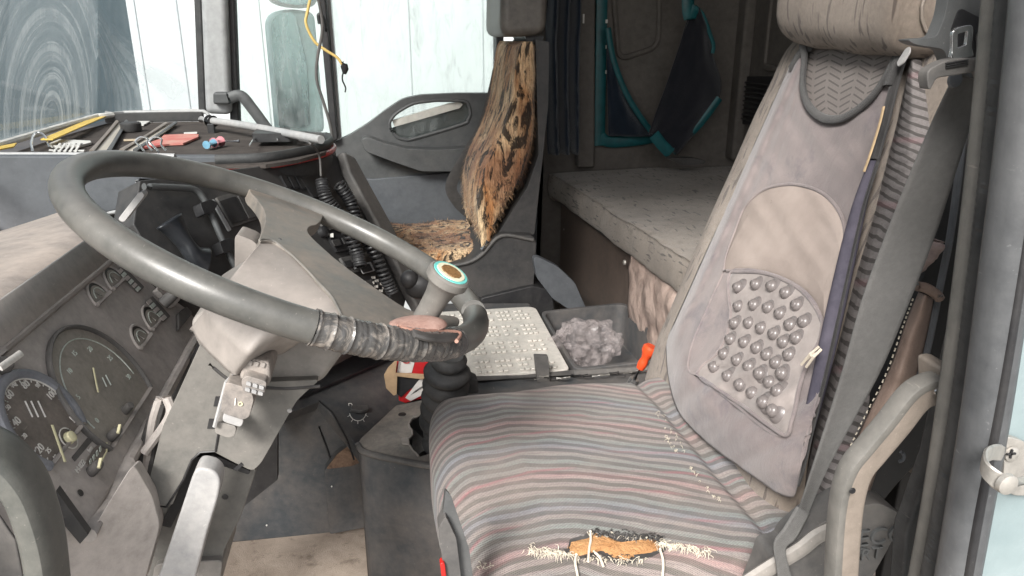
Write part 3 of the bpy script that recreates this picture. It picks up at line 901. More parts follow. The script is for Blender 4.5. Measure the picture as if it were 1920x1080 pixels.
# four small gauges
recess = plain('gauge_shadow_black', (.03, .028, .026), .5)  # dark discs stand in for the shade inside sunken gauges
for px in ([(192, 516), (236, 530), (243, 552)], [(161, 543), (205, 556), (213, 582)], [(266, 594), (305, 600), (314, 622)], [(243, 625), (281, 632), (291, 655)]):
    c = circfit(px)
    r_ = min(c[2], .030)
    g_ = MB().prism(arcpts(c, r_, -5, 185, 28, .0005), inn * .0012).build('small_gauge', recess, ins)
    MB().tube(arcpts(c, r_, -5, 185, 28, .002), .0022, 8).build('bezel', M_['panel'], g_)
    f = arcpts((c[0] - r_ * .02, c[1] - r_ * .04), r_ * .80, 0, 180, 20, .0022)
    MB().prism(f, inn * .0008).build('gauge_face', dialg, g_)
    MB().tube(arcpts(c, r_ * .60, 15, 165, 16, .0036), .0007, 5).build('gauge_scale', fadedp, g_)
    q = arcpts(c, r_, -5, 185, 1, .004)
    MB().tube([q[0], q[1]], .0035, 8).build('sill', M_['hub'], g_)
    MB().tube([fromUV(c[0], c[1] + .002, .0038), fromUV(c[0] - r_ * .3, c[1] + r_ * .55, .0038)], .0009, 5).build('needle', whitep, g_)
# warning lamp strips with switch knobs
def strip(x0, y0, x1, y1, n, w):
    """lamp block running between two picture points"""
    a, b = V((x0, y0, 0)), V((x1, y1, 0))
    d_ = (b - a).normalized(); nn = V((-d_.y, d_.x, 0))
    MB().prism(rpoly([IP(*(a + nn * -w).xy, .001), IP(*(b + nn * -w).xy, .001), IP(*(b + nn * w).xy, .001), IP(*(a + nn * w).xy, .001)], .003, 3), inn * .005).build('lamp_block', M_['dash'], ins, bevel=.001)
    for i in range(n):
        c = a.lerp(b, (i + .5) / n)
        h_ = (b - a).length / n * .36
        MB().prism([IP(*(c - d_ * h_ - nn * w * .7).xy, .0065), IP(*(c + d_ * h_ - nn * w * .7).xy, .0065), IP(*(c + d_ * h_ + nn * w * .7).xy, .0065), IP(*(c - d_ * h_ + nn * w * .7).xy, .0065)], inn * .0008).build('lamp', fadedp if i % 2 else M_['panel'], ins)
strip(222, 505, 262, 545, 6, 6)
strip(276, 562, 310, 600, 5, 7)
MB().prism(rpoly(IL([(284, 548), (296, 536), (330, 566), (318, 580)], .001), .004, 3), inn * .010).build('switch_block', M_['panel'], ins, bevel=.002)
kp = IP(305, 570, .01)
MB().lathe(kp, inn + V((0, .4, .2)), [(0, .010), (.012, .010), (.024, .009), (.027, .006)], 18).build('switch_knob', M_['dash'], ins)
MB().prism(rpoly(IL([(330, 590), (345, 578), (356, 590), (330, 622)], .001), .003, 3), inn * .006).build('switch_block', M_['dash'], ins, bevel=.002)
# small pegs and trip meter
def peg(x, y, r, h, mat=M_['dash'], tip=None, name='reset_peg'):
    ax = (inn + V((.0, -.25, .35))).normalized()
    q = MB().lathe(IP(x, y), ax, [(0, r * 1.1), (h * .8, r), (h, r * .85), (h * 1.02, r * .4)], 16).build(name, mat, ins)
    if tip: MB().box(IP(x, y) + ax * h * 1.03, (.003, .012, .003), Matrix.Rotation(.5, 3, 'X')).build('pointer', tip, q)
peg(232, 772, .0055, .016)
peg(205, 822, .006, .020, M_['dash'], needm)
peg(170, 885, .0062, .018, M_['dash'], needm)
peg(2, 690, .009, .012)
MB().tube([IP(0, 690, .018), IP(40, 662, .018)], .004, 8, up=inn, h=.0015).build('pointer_lever', whitep, ins)
tm = circfit([(155, 880), (180, 838), (200, 846)])
MB().prism(rpoly(IL([(160, 866), (178, 838), (196, 828), (200, 842), (192, 862), (168, 884)], .0006), .003, 3), inn * .001).build('trip_window', dialm, ins)
MB().tube(IL([(168, 884), (190, 866), (200, 846), (200, 830)], .003), .0010, 5).build('trip_rim', needm, ins)
for i in range(4):
    MB().box(IP(170 + i * 6, 866 - i * 8, .003), (.001, .005, .006)).build('trip_digit', fadedp, ins)
for s, x, y, sz in (('172C', 188, 812, .008), ('km', 169, 842, .008), ('M-822', 151, 874, .009)):
    text(s, 'print', whitep, ins, IP(x, y, .001), iu, iv, sz)
MB().prism(rpoly(IL([(134, 858), (205, 770), (214, 778), (140, 866)], .0003), .001, 2), inn * .0006).build('print_strip', M_['dash'], ins)
MB().lathe(IP(151, 924, .001), inn, [(0, .0042), (.0006, .004)], 14).build('screw_hole', recess, ins)

# ---- lower dash below the panel (dusty slope)
low = [(166, 1004), (250, 868), (286, 930), (300, 985), (268, 1100), (60, 1160), (108, 1010), (120, 960)]
MB().prism(rpoly([at(x, y, Y=.70 + (x - 60) * .0004) for x, y in low], .01, 3), (-.004, .03, -.01)).build('knee_panel', M_['panel'], ins, bevel=.018, seg=4)
MB().prism(P2([(-80, 930), (10, 960), (44, 1010), (62, 1120), (-80, 1160)], .60), (-.1, .01, 0)).build('lower_cover', M_['dash'], dash, bevel=.008)
MB().prism(P2([(105, 920), (165, 1003), (150, 1020), (112, 975)], .72), (0, .01, 0)).build('gap_shade', M_['black'], dash)  # black plate stands in for the darkness of the open gap
# bundled wires between panel and column
for i, (a_, b_, c2) in enumerate([((300, 745), (285, 800), (272, 905)), ((306, 752), (290, 815), (280, 900)), ((312, 742), (318, 780), (270, 850)), ((296, 750), (272, 830), (262, 890))]):
    w_ = MB().tube(catmull([at(*a_, Y=.93), at(*b_, Y=.92), at(*c2, Y=.90)], 8), .006, 8).build('cable', M_['vinyl_dark'] if i % 2 else M_['panel'], ins)
MB().prism(P2([(262, 880), (372, 640), (420, 560), (520, 520), (520, 900), (280, 1090)], 1.18), (0, .02, 0)).build('cavity_liner', M_['black'], dash)

# near-left grab handle (door side)
gp = catmull(P2([(-60, 826), (0, 856), (42, 902), (66, 958), (84, 1030), (98, 1150)], .52), 8)
tag(MB().tube(gp, .0115, 16, h=.022, up=(0, 1, 0), sq=.75).build('entry_handle', M_['green_grey']), 'curved green grey entry handle at the near left below the dials', 'handle')

# ================================================================== STEERING WHEEL
WC = V((-.1138, .90, -.2411)); WR = .2426; WT = .431
wn_ = V((math.sin(WT), .0196, math.cos(WT))).normalized()
wa = V((0, 1, 0)).cross(wn_).normalized(); wb = wn_.cross(wa)
def wp(a, r=WR, off=0): return WC + (wa * math.cos(a) + wb * math.sin(a)) * r + wn_ * off
def W(x, y, off=0): return onp(x, y, WC + wn_ * off, wn_)
def wang(x, y):
    q = W(x, y) - WC
    return math.atan2(q.dot(wb), q.dot(wa))
st = thing('steering_wheel', 'big dark grey lorry steering wheel with black taped rim', 'steering wheel', WC)
MB().tube([wp(2 * math.pi * i / 160) for i in range(160)], .0163, 20, closed=True).build('rim', M_['wheel'], st)
sp = [(452, 346), (530, 360), (600, 388), (606, 402), (590, 416), (572, 424), (592, 452), (640, 492), (700, 536), (770, 582), (850, 585), (862, 600), (840, 626), (770, 622), (700, 606), (642, 590), (622, 556), (560, 492), (520, 458), (488, 452), (470, 482), (486, 452), (496, 418), (492, 388), (474, 366)]
sp2 = [(470, 341), (500, 349), (535, 363), (570, 378), (603, 396), (604, 410), (594, 421), (582, 424), (577, 432), (584, 444), (604, 463), (640, 494), (700, 537), (760, 577), (800, 588), (850, 592), (862, 604), (840, 626), (770, 626), (700, 622), (654, 606), (641, 590), (624, 560), (598, 531), (568, 496), (542, 472), (518, 456), (500, 452), (486, 450), (493, 430), (498, 410), (494, 392), (482, 374), (468, 358)]
sp2 = [(p.x, p.y) for p in catmull([V((x, y, 0)) for x, y in sp2], 3, True)]
MB().prism([W(x, y, .001) for x, y in sp2], wn_ * -.018).build('spoke', M_['spoke'], st, bevel=.005, seg=4, ang=40)
# pad between the spokes running down to the column
sm_ = catmull([V((x, y, 0)) for x, y in ((484, 456), (496, 450), (516, 454), (540, 470), (566, 494), (596, 530), (622, 558), (640, 588))], 6)
oc_ = catmull([V((x, y, 0)) for x, y in ((357, 602), (364, 626), (380, 650), (408, 678), (438, 703), (462, 692), (490, 673), (530, 664), (580, 660), (620, 656), (648, 646))], 6)
def padf(u, v_):
    if v_ < 0: v_ = 0
    a = u * (len(sm_) - 1); i = int(min(a, len(sm_) - 2)); A = sm_[i].lerp(sm_[i + 1], a - i); B = oc_[i].lerp(oc_[i + 1], a - i)
    # left outline bulges like the photographed cap
    q = A.lerp(B, v_)
    w = max(0, 1 - u / .3)
    q += V((-2, -2, 0)) * math.sin(math.pi * v_) * w
    e = max(0, 1 - u / .10) ** 2
    p = W(q.x, q.y, -.0015 - .095 * v_ ** 1.5 - .010 * max(0, v_ - .8) / .2)
    return p - wn_ * .020 * e + V((0, .02, 0)) * e
MB().grid(padf, 50, 40).build('hub_pad', M_['hub'], st, solid=.012, ang=80)
# seam bead between spoke and pad
MB().tube(catmull([W(x, y, .0010) for x, y in ((486, 450), (500, 449), (520, 456), (560, 490), (596, 528), (622, 556), (640, 590))], 6), .0013, 6).build('seam', M_['column_low'], st)
MB().lathe(W(525, 448, .004), wn_, [(0, .0022), (.0005, .002)], 8).build('pin_hole', M_['black'], st)
# tape
a0, a1 = wang(585, 612), wang(866, 650)
if a1 < a0 - math.pi: a1 += 2 * math.pi
n_ = 120
tp, tr_ = [], []
for i in range(n_ + 1):
    a = a0 + (a1 - a0) * i / n_
    tp.append(wp(a))
    tr_.append(.0173 + .0013 * noise.noise(V((i * .33, 0, 0))) + .0006 * noise.noise(V((i * 1.7, 3, 0))) + (.0007 if (i * 7) % 11 == 0 else 0))
k = NT('shiny_tape'); v = k.co()
nn = k.noise(k.co(scale=(1, 2.5, 1)), 55, 4, .6, .8)
k.bump(nn, .5, .003)
tape = k.fin(k.mix(k.ramp(k.noise(v, 45, 5, .7, 1), [(.50, 0), (.66, 1)]), (.07, .068, .066), (.24, .215, .19)), .24)
MB().tube(tp, tr_, 22).build('tape_wrap', tape, st)
# exposed pinkish core and torn slot
MB().ball(W(782, 610, .010), .024, 20, 12, (1.35, .9, .36), Matrix.Rotation(-.1, 3, 'Z')).build('clamp', plastic('bare_pink_clamp', (.22, .125, .10), (.40, .28, .24), .8, .5, 300, .4, scale=30), st)
MB().tube(catmull([W(x, y, .0162) for x, y in ((772, 624), (800, 632), (830, 634), (856, 630))], 6), [.002] + [.0075] * 16 + [.003] * 2, 10, h=.004, up=wn_).build('torn_slot', M_['vinyl_dark'], st)
MB().tube(catmull([W(x, y, .0168) for x, y in ((745, 612), (780, 620), (830, 621), (862, 625), (856, 640))], 6), .0022, 8).build('torn_edge', plastic('bare_pink_edge', (.33, .17, .13), (.42, .28, .22), .6, .5), st)
# spinner knob
kb = W(796, 597, .012); kt = W(834, 524, .0)
kax = (wn_ + V((.06, -.24, 0))).normalized()
kl = .064
kn = MB().lathe(kb, kax, [(0, .0135), (.01, .0130), (kl * .5, .0140), (kl * .70, .0165), (kl * .80, .0215), (kl * .84, .0238), (kl * .97, .0238), (kl, .0215)], 32).build('spinner_knob', M_['column_low'], st)
top = kb + kax * kl
MB().lathe(top - kax * .0005, kax, [(0, .0200), (.0012, .0195)], 32).build('badge_ring', plain('badge_aqua', (.14, .50, .46), .35, 0, .2, 200), kn)
MB().lathe(top + kax * .0004, kax, [(0, .0165), (.0012, .016)], 32).build('badge_cream', plain('badge_cream', (.62, .60, .45), .35, 0, .1, 200), kn)
MB().lathe(top + kax * .0013, kax, [(0, .0122), (.0012, .0115)], 10).build('badge_centre', plain('badge_brown', (.20, .11, .045), .5, 0, .5, 400), kn)

# ================================================================== STEERING COLUMN
sc = thing('steering_column', 'grey moulded steering column housing below the wheel', 'steering column', at(350, 1060, Y=.85))
Yc = .83
up_ = [(357, 612), (372, 640), (440, 704), (490, 672), (556, 640), (650, 652), (612, 690), (600, 726), (560, 742), (500, 726), (450, 712), (390, 690), (352, 640)]
MB().prism(rpoly(P2([(357, 600), (420, 560), (640, 600), (652, 655), (602, 722), (500, 724), (440, 706), (376, 664), (356, 622)], Yc), .012, 4), (0, .17, 0)).build('upper_shroud', M_['column'], sc, bevel=.016, seg=4)
MB().prism(rpoly(P2([(378, 640), (430, 700), (500, 716), (600, 712), (574, 735), (556, 752), (490, 868), (474, 884), (440, 868), (398, 846), (374, 846), (356, 866), (342, 900), (322, 950), (276, 942), (280, 900), (305, 800)], Yc - .012), .006, 3), (0, .18, 0)).build('middle_shroud', M_['column_low'], sc, bevel=.007, seg=3)
MB().prism(rpoly(P2([(380, 840), (482, 878), (452, 968), (420, 1032), (416, 1056), (388, 1066), (340, 1075), (320, 1120), (240, 1120), (290, 960)], Yc + .022), .008, 3), (0, .13, 0)).build('lower_shroud', M_['column_low'], sc, bevel=.008, seg=3)
MB().prism(rpoly(P2([(290, 1058), (418, 1050), (408, 1120), (280, 1120)], Yc + .012), .008, 3), (0, .13, 0)).build('base_collar', M_['column'], sc, bevel=.008, seg=3)
MB().prism(rpoly(P2([(398, 852), (470, 884), (466, 890), (400, 868), (372, 872), (350, 930), (320, 990), (300, 985), (346, 900), (362, 860)], Yc + .012), .002, 2), (0, .012, 0)).build('recess', M_['black'], sc)
# slot openings
for pts in ([(404, 744), (418, 744), (414, 762), (400, 762)], [(392, 786), (406, 786), (402, 804), (388, 804)]):
    MB().prism(P2(pts, Yc - .0135), (0, .002, 0)).build('slot', M_['black'], sc)
MB().prism(P2([(437, 880), (452, 868), (456, 872), (444, 884)], Yc - .0135), (0, .002, 0)).build('slot', M_['black'], sc)
MB().tube(P2([(276, 945), (312, 951), (345, 898), (360, 862), (376, 848), (404, 846), (410, 812)], Yc - .0125), .0015, 5).build('joint_line', M_['black'], sc)
MB().tube(catmull(P2([(392, 682), (440, 716), (520, 728), (600, 724)], Yc - .0115), 5), .0022, 6).build('joint_line', M_['dash_dark'], sc)
MB().lathe(at(422, 932, Y=Yc + .021), (0, -1, 0), [(0, .004), (.001, .003)], 12).build('screw', M_['dash_dark'], sc)
MB().lathe(at(543, 770, Y=Yc - .012), (0, -1, 0), [(0, .003), (.001, .002)], 10).build('screw', M_['lever'], sc)
# combination stalks, pointing at the camera
def chunk(pts, Y, th, mat, name, par, bev=.005, r=.004):
    return MB().prism(rpoly(P2(pts, Y), r, 3), (0, th, 0)).build(name, mat, par, bevel=bev, seg=3)
s1 = chunk([(460, 672), (506, 680), (508, 716), (498, 728), (448, 712), (452, 690)], .735, .06, M_['stalk'], 'wiper_stalk', sc)
chunk([(452, 712), (462, 704), (501, 716), (494, 745), (455, 734)], .72, .03, M_['stalk'], 'stalk_end', s1, .003)
for i in range(3):
    for j in range(2):
        x, y = 462 + i * 12 - j * 2, 716 + i * 3.4 + j * 11
        chunk([(x, y), (x + 9, y + 2.4), (x + 8, y + 9), (x - 1, y + 6)], .7175, .003, M_['lever'], 'symbol_pad', s1, .0008, .001)
for i in range(3): chunk([(466 + i * 12, 676 + i * 2), (474 + i * 12, 678 + i * 2), (471 + i * 12, 686 + i * 2), (463 + i * 12, 684 + i * 2)], .733, .002, M_['hub'], 'symbol_pad', s1, .0005, .001)
s2 = chunk([(424, 716), (470, 730), (476, 750), (468, 782), (456, 788), (414, 774), (416, 748)], .745, .06, M_['stalk'], 'light_stalk', sc)
chunk([(420, 772), (458, 786), (452, 802), (416, 790)], .75, .03, M_['lever'], 'stalk_end', s2, .003)
chunk([(404, 790), (444, 800), (440, 818), (428, 822), (402, 812)], .77, .05, M_['column'], 'stalk_foot', s2, .004)
text('1', 'print', whitep, s2, at(441, 754, Y=.7445), (1, 0, -.2), (0, 0, 1), .012)
text('o', 'print', needm, s2, at(440, 757, Y=.7443) + V((.006, 0, 0)), (1, 0, -.2), (0, 0, 1), .010)
MB().tube(P2([(455, 682), (424, 716), (402, 800)], .765), .0022, 6).build('stalk_edge', M_['lever'], sc)
# far stalk, pale, seen through the wheel
fs = chunk([(262, 358), (272, 366), (232, 418), (220, 412)], .98, .018, M_['lever'], 'far_stalk', sc, .005)
MB().prism(rpoly(P2([(440, 444), (446, 440), (476, 452), (500, 480), (470, 500), (440, 530)], 1.03), .006, 3), (0, .05, 0)).build('ignition_block', M_['hub'], sc, bevel=.006, seg=3)
# height lever
tag(MB().prism(rpoly(P2([(362, 888), (372, 876), (400, 882), (414, 898), (410, 930), (388, 1000), (362, 1100), (290, 1100), (318, 1020), (348, 930)], .785), .01, 4), (0, .030, 0)).build('height_lever', M_['lever'], bevel=.007, seg=4), 'worn silver grey lever reaching down in front of the steering column', 'lever')

# ================================================================== ENGINE TUNNEL, CONSOLES
tn = thing('engine_tunnel', 'dark grey moulded engine tunnel cover between the footwells with small rotary switch', 'engine cover', (-.1, 1.7, -1.15))
MB().prism(P2([(300, 1036), (430, 1019), (612, 1002), (700, 986), (900, 1010), (900, 800), (700, 780), (600, 752), (470, 805), (300, 880)], 1.58), (0, .05, 0)).build('lower_wall', M_['tunnel'], tn, bevel=.006, seg=3)
tA, tN = plane3(at(600, 752, Y=1.575), at(820, 800, Y=1.575), at(760, 640, Y=1.86))
if tN.y > 0: tN = -tN
def PT(pts, off=0): return [onp(x, y, tA + tN * off, tN) for x, y in pts]
MB().prism(PT([(470, 803), (600, 752), (640, 800), (688, 862), (760, 840), (900, 820), (900, 640), (620, 640), (520, 700)]), tN * -.03).build('upper_slope', M_['tunnel'], tn, bevel=.004)
MB().tube(PT([(598, 752), (622, 772), (650, 822), (664, 862)], .001), .0022, 6).build('joint', M_['black'], tn)
MB().prism(PT([(540, 730), (700, 650), (800, 620), (812, 640), (700, 692), (560, 752)], .002), tN * .012).build('dark_rib', M_['black'], tn, bevel=.004)  # raised black band across the slope
MB().prism(PT([(560, 700), (690, 620), (800, 600), (790, 624), (700, 650), (560, 728)], .004), tN * .03).build('upper_rib', M_['column_low'], tn, bevel=.006)
MB().prism(rpoly(P2([(608, 884), (628, 856), (655, 838), (694, 838), (694, 874), (702, 986), (618, 1002)], 1.555), .006, 3), (0, .06, 0)).build('side_boss', M_['tunnel'], tn, bevel=.006, seg=3)
rust = plastic('rust_dirt', (.12, .075, .05), (.30, .20, .14), .9, .9, 200, .8, scale=30)
MB().prism(rpoly(P2([(611, 880), (632, 852), (655, 835), (692, 836), (688, 862), (660, 874)], 1.550), .005, 3), (0, .004, 0)).build('dirt_patch', rust, tn, bevel=.0015)
for pts in ([(598, 800), (622, 870), (630, 930), (622, 998)],):
    MB().tube(catmull(P2(pts, 1.578), 5), .0022, 6).build('joint', M_['black'], tn)
# rotary switch with print
sw = MB().lathe(PT([(671, 769)])[0], tN, [(0, .013), (.004, .0125), (.005, .010)], 20).build('switch_dial', M_['black'], tn)
MB().prism(rpoly(PT([(656, 772), (658, 764), (688, 764), (690, 772), (676, 776)], .005), .002, 2), tN * .009).build('grip', M_['dash'], sw, bevel=.002)
c0 = PT([(671, 770)])[0]
s_, t_ = basis(tN)
arc = []
q0 = toUV
for i in range(13):
    a = R(15 + 150 * i / 12)
    x, y = 671 + 16 * math.cos(a), 771 + 18 * math.sin(a)
    arc.append(onp(x, y, tA + tN * .001, tN))
MB().tube(arc, .0009, 5).build('printed_arc', whitep, sw)
for a in (25, 55, 90, 125, 155):
    MB().tube([onp(671 + r_ * math.cos(R(a)), 771 + r_ * 1.12 * math.sin(R(a)), tA + tN * .001, tN) for r_ in (17, 21)], .0009, 5).build('printed_tick', whitep, sw)
text('D', 'print', whitep, sw, PT([(657, 760)], .001)[0], (1, .1, 0), (0, .3, 1), .014)
for (x, y) in ((622, 912), (718, 958), (735, 890), (500, 985)):
    MB().ball(at(x, y, Y=1.553), .0022, 8, 6).build('grit', whitep, tn)

cs = thing('gear_console', 'dark grey gear lever console with its dusty top torn open', 'console', at(770, 1000, Z=-1.15))
ZC = -.80
top_ = PZ([(671, 832), (676, 822), (742, 760), (790, 750), (830, 747), (822, 752), (806, 756), (790, 776), (774, 784), (766, 796), (773, 812), (766, 826), (772, 842), (786, 856), (820, 846), (880, 846), (880, 876), (790, 868), (690, 848)], ZC)
MB().prism(top_, (0, 0, -.006)).build('torn_top', plastic('console_top', (.15, .14, .13), (.33, .29, .25), .8, .6, 700, .3, scale=14), cs, bevel=.002)
outl = PZ([(671, 834), (690, 850), (790, 871), (960, 900)], ZC - .002)
outb = [V((p.x * .99 + .0, p.y - .0, -1.16)) for p in outl]
for i in range(3):
    pass
wallm = MB()
wl = catmull(outl, 5); wb2 = [V((p.x, p.y, -1.16)) for p in wl]
o = len(wallm.v)
wallm.add(wl + wb2, [(i, i + 1, i + 1 + len(wl), i + len(wl)) for i in range(len(wl) - 1)])
wallm.build('side_wall', M_['tunnel'], cs, solid=.008, offs=-1)
MB().tube([p + V((0, 0, .0)) for p in wl], .007, 8).build('rolled_edge', M_['dash'], cs)
lw = PZ([(671, 834), (676, 822), (742, 760), (830, 747)], ZC - .002)
MB().add(lw + [V((p.x, p.y, -1.16)) for p in lw], [(i, i + 1, i + 1 + 4, i + 4) for i in range(3)]).build('rear_wall', M_['tunnel'], cs, solid=.006)
MB().prism([V((p.x, p.y, -.93)) for p in (lw[0], lw[2], V((.16, 1.55, 0)), V((.16, 1.25, 0)))], (0, 0, -.01)).build('floor', M_['black'], cs)
MB().prism([at(770, 800, Z=-.83), at(808, 836, Z=-.83), at(775, 858, Z=-.83)], (0, 0, -.01)).build('broken_flap', M_['dash'], cs)
rag_edge = catmull(PZ([(806, 756), (790, 776), (774, 784), (766, 796), (773, 812), (766, 826), (772, 842), (786, 856)], ZC + .001), 5)
MB().tube([p + V((.002 * noise.noise(p * 300), .003 * noise.noise(p * 250 + V((9, 0, 0))), 0)) for p in rag_edge], .0022, 6).build('torn_edge', M_['hub'], cs)
MB().prism(rpoly(PZ([(752, 824), (766, 822), (768, 836), (754, 834)], ZC + .002), .003, 2), (0, 0, .004)).build('hinge_lug', M_['hub'], cs, bevel=.001)
MB().lathe(at(754, 777, Z=ZC + .0005), (0, 0, 1), [(0, .009), (.001, .0085)], 16).build('plug_hole', M_['black'], cs)

# gear lever
gl = thing('gear_lever', 'gear lever in a ribbed black rubber bellows with dark knob behind the wheel', 'gear lever', at(822, 832, Y=1.38))
gb, gt = at(824, 842, Y=1.36), at(842, 664, Y=1.30)
ax = (gt - gb); L = ax.length; ax.normalize()
prof = []
nr = 8
for i in range(nr):
    f = i / nr
    r_ = .036 - .002 * f + (.010 if 2 <= i <= 6 else 0)
    prof += [(L * f, r_ - .008), (L * (f + .35 / nr), r_ + .001), (L * (f + .6 / nr), r_ + .002), (L * (f + .85 / nr), r_ - .005)]
prof.append((L, .028))
MB().lathe(gb, ax, prof, 28).build('bellows', M_['rubber'], gl, ang=60)
kp_ = at(790, 535, Y=1.34)
MB().tube([gt, kp_], .008, 12).build('shaft', M_['black'], gl)
gk = MB().ball(kp_, .030, 20, 12, (1.1, .9, .9)); gk.ball(at(768, 524, Y=1.33), .018, 14, 10)
gk.build('knob', M_['black'], gl)
MB().prism(P2([(862, 715), (880, 705), (896, 712), (898, 738), (870, 740)], 1.34), (0, .03, 0)).build('side_bracket', M_['rubber'], gl, bevel=.004)

# torn red carton
cart = thing('carton', 'torn red and white cardboard carton lying between tunnel and gear console', 'carton', at(765, 750, Y=1.62))
redc = plain('carton_red', (.50, .018, .022), .45, 0, .15)
whc = plain('carton_white', (.66, .63, .60), .6, 0, .08)
brn = plain('cardboard', (.44, .30, .18), .85, 0, .15)
Yk = 1.60
MB().prism(P2([(744, 672), (812, 676), (812, 742), (760, 756), (748, 752), (742, 700)], Yk), (0, .10, 0)).build('box', redc, cart, bevel=.002)
MB().prism(P2([(748, 676), (778, 676), (772, 699), (744, 700)], Yk - .002), (0, .0015, 0)).build('white_panel', whc, cart)
MB().prism(P2([(728, 690), (745, 674), (742, 700), (800, 703), (795, 712), (745, 706), (744, 740), (738, 742), (724, 728), (720, 704)], Yk - .015), (0, .006, 0)).build('torn_flap', brn, cart, bevel=.001)
MB().prism(P2([(745, 704), (800, 705), (806, 712), (768, 730), (752, 745), (744, 738)], Yk - .004), (0, .003, 0)).build('inside', M_['black'], cart)
MB().prism(P2([(786, 712), (812, 705), (812, 730), (770, 752), (760, 746)], Yk - .006), (0, .0015, 0)).build('label', whc, cart)
for i in range(9):
    x = 770 + i * 4.2
    MB().prism(P2([(x, 741 - i * 2.6), (x + 1.2 + (i % 3) * .6, 740 - i * 2.6), (x + 10, 731 - i * 2.6), (x + 9, 732 - i * 2.6)], Yk - .0075), (0, .001, 0)).build('barcode_bar', M_['black'], cart)
MB().tube([at(762 + 6 * math.cos(a * .5), 678 + 3 * math.sin(a * .5), Y=Yk - .004) for a in range(10)], .0012, 5).build('logo_loop', redc, cart)

# storage lid + tray behind the gear lever
st2 = thing('storage_box', 'pale worn storage box lid with raised square studs beside the open tray', 'storage box', at(960, 700, Z=-.9))
ZL = -.715
lid = [at(862, 664, Z=ZL), at(900, 580, Z=ZL), at(1003, 574, Z=ZL), at(1068, 692, Z=ZL), at(880, 706, Z=ZL)]
lidm = plastic('worn_lid', (.50, .48, .44), (.66, .61, .55), .7, .5, 500, .2, scale=14)
lp = rpoly([V((.10, at(880, 706, Z=ZL).y, ZL)), V((.10, at(900, 580, Z=ZL).y, ZL)), lid[2], lid[3]], [.01, .03, .03, .012], 5)
mb = MB().prism(lp, (0, 0, -.035))
lo = lid[3]; dY = (lid[2] - lid[3]); 
def lidp(a, b): return V((.13 + a * (lo.x - .015 - .13), lo.y + b * (at(900, 580, Z=ZL).y - lo.y) + (1 - b) * 0, ZL))
for ci in range(5):
    for cj in range(4):
        for i in range(3):
            for j in range(3):
                if random.random() < .08: continue
                a = (ci + .14 + i * .26) / 5; b = (cj + .14 + j * .26) / 4
                p = lidp(a, b)
                mb.prism(rpoly([p + V((-.0056, -.0070, 0)), p + V((.0056, -.0070, 0)), p + V((.0056, .0070, 0)), p + V((-.0056, .0070, 0))], .003, 2), (0, 0, .0050))
mb.build('lid', lidm, st2, bevel=.0018, seg=2)
MB().prism([V((.10, lo.y + .002, ZL - .02)), V((lo.x + .01, lo.y - .01, ZL - .02)), V((lo.x + .01, 2.0, ZL - .02)), V((.10, 2.05, ZL - .02))], (0, 0, -.4)).build('body', M_['tunnel'], st2, bevel=.01)
tr = thing('storage_tray', 'open dark grey storage tray between the seats holding a plastic bag', 'tray', at(1150, 690, Z=-.9))
c4 = PZ([(1012, 583), (1172, 566), (1256, 662), (1078, 694)], ZL)
c4[2] = V((c4[2].x + .02, c4[2].y - .03, ZL)); c4[3] = V((c4[3].x, c4[3].y, ZL))
cin = sum(c4, V()) / 4
outer_ = rpoly(c4, .03, 5)
inner_ = rpoly([cin + (p - cin) * .93 for p in c4], .03, 5)
low_ = rpoly([cin + (p - cin) * .86 + V((0, 0, -.11)) for p in c4], .03, 5)
outlow = rpoly([cin + (p - cin) * .97 + V((0, 0, -.13)) for p in c4], .03, 5)
MB().loft([outlow, outer_, inner_, low_]).build('tray_body', M_['tunnel'], tr, bevel=.003)
# rail in front of the boxes with buckle and scraps
rl = thing('seat_rail', 'grey front rail with clip and loose metal scraps behind the seat cushion', 'rail', at(1060, 720, Z=-.8))
MB().prism(PZ([(880, 706), (1078, 696), (1260, 686), (1300, 720), (1300, 760), (860, 760)], ZL - .012), (0, 0, -.03)).build('shelf', M_['tunnel'], rl, bevel=.004)
MB().tube(PZ([(884, 712), (1075, 700), (1255, 690)], ZL - .004), .008, 10).build('bar', M_['dash'], rl)
MB().prism(rpoly(P2([(1002, 667), (1028, 668), (1032, 720), (1008, 720)], 1.46), .003, 3), (0, .012, 0)).build('clip', M_['dash'], rl, bevel=.003)
for i in range(16):
    x = 985 + i * 14 + random.uniform(-4, 4); y = 711 - i * .9 + random.uniform(-4, 4)
    p = at(x, y, Z=ZL + .002); a = random.uniform(-.5, .5)
    MB().tube([p, p + V((math.cos(a) * .022, math.sin(a) * .012, random.uniform(-.002, .004)))], random.uniform(.001, .003), 6).build('metal_scrap', random.choice([M_['steel'], M_['black'], M_['white'], M_['dash_dark']]), rl)
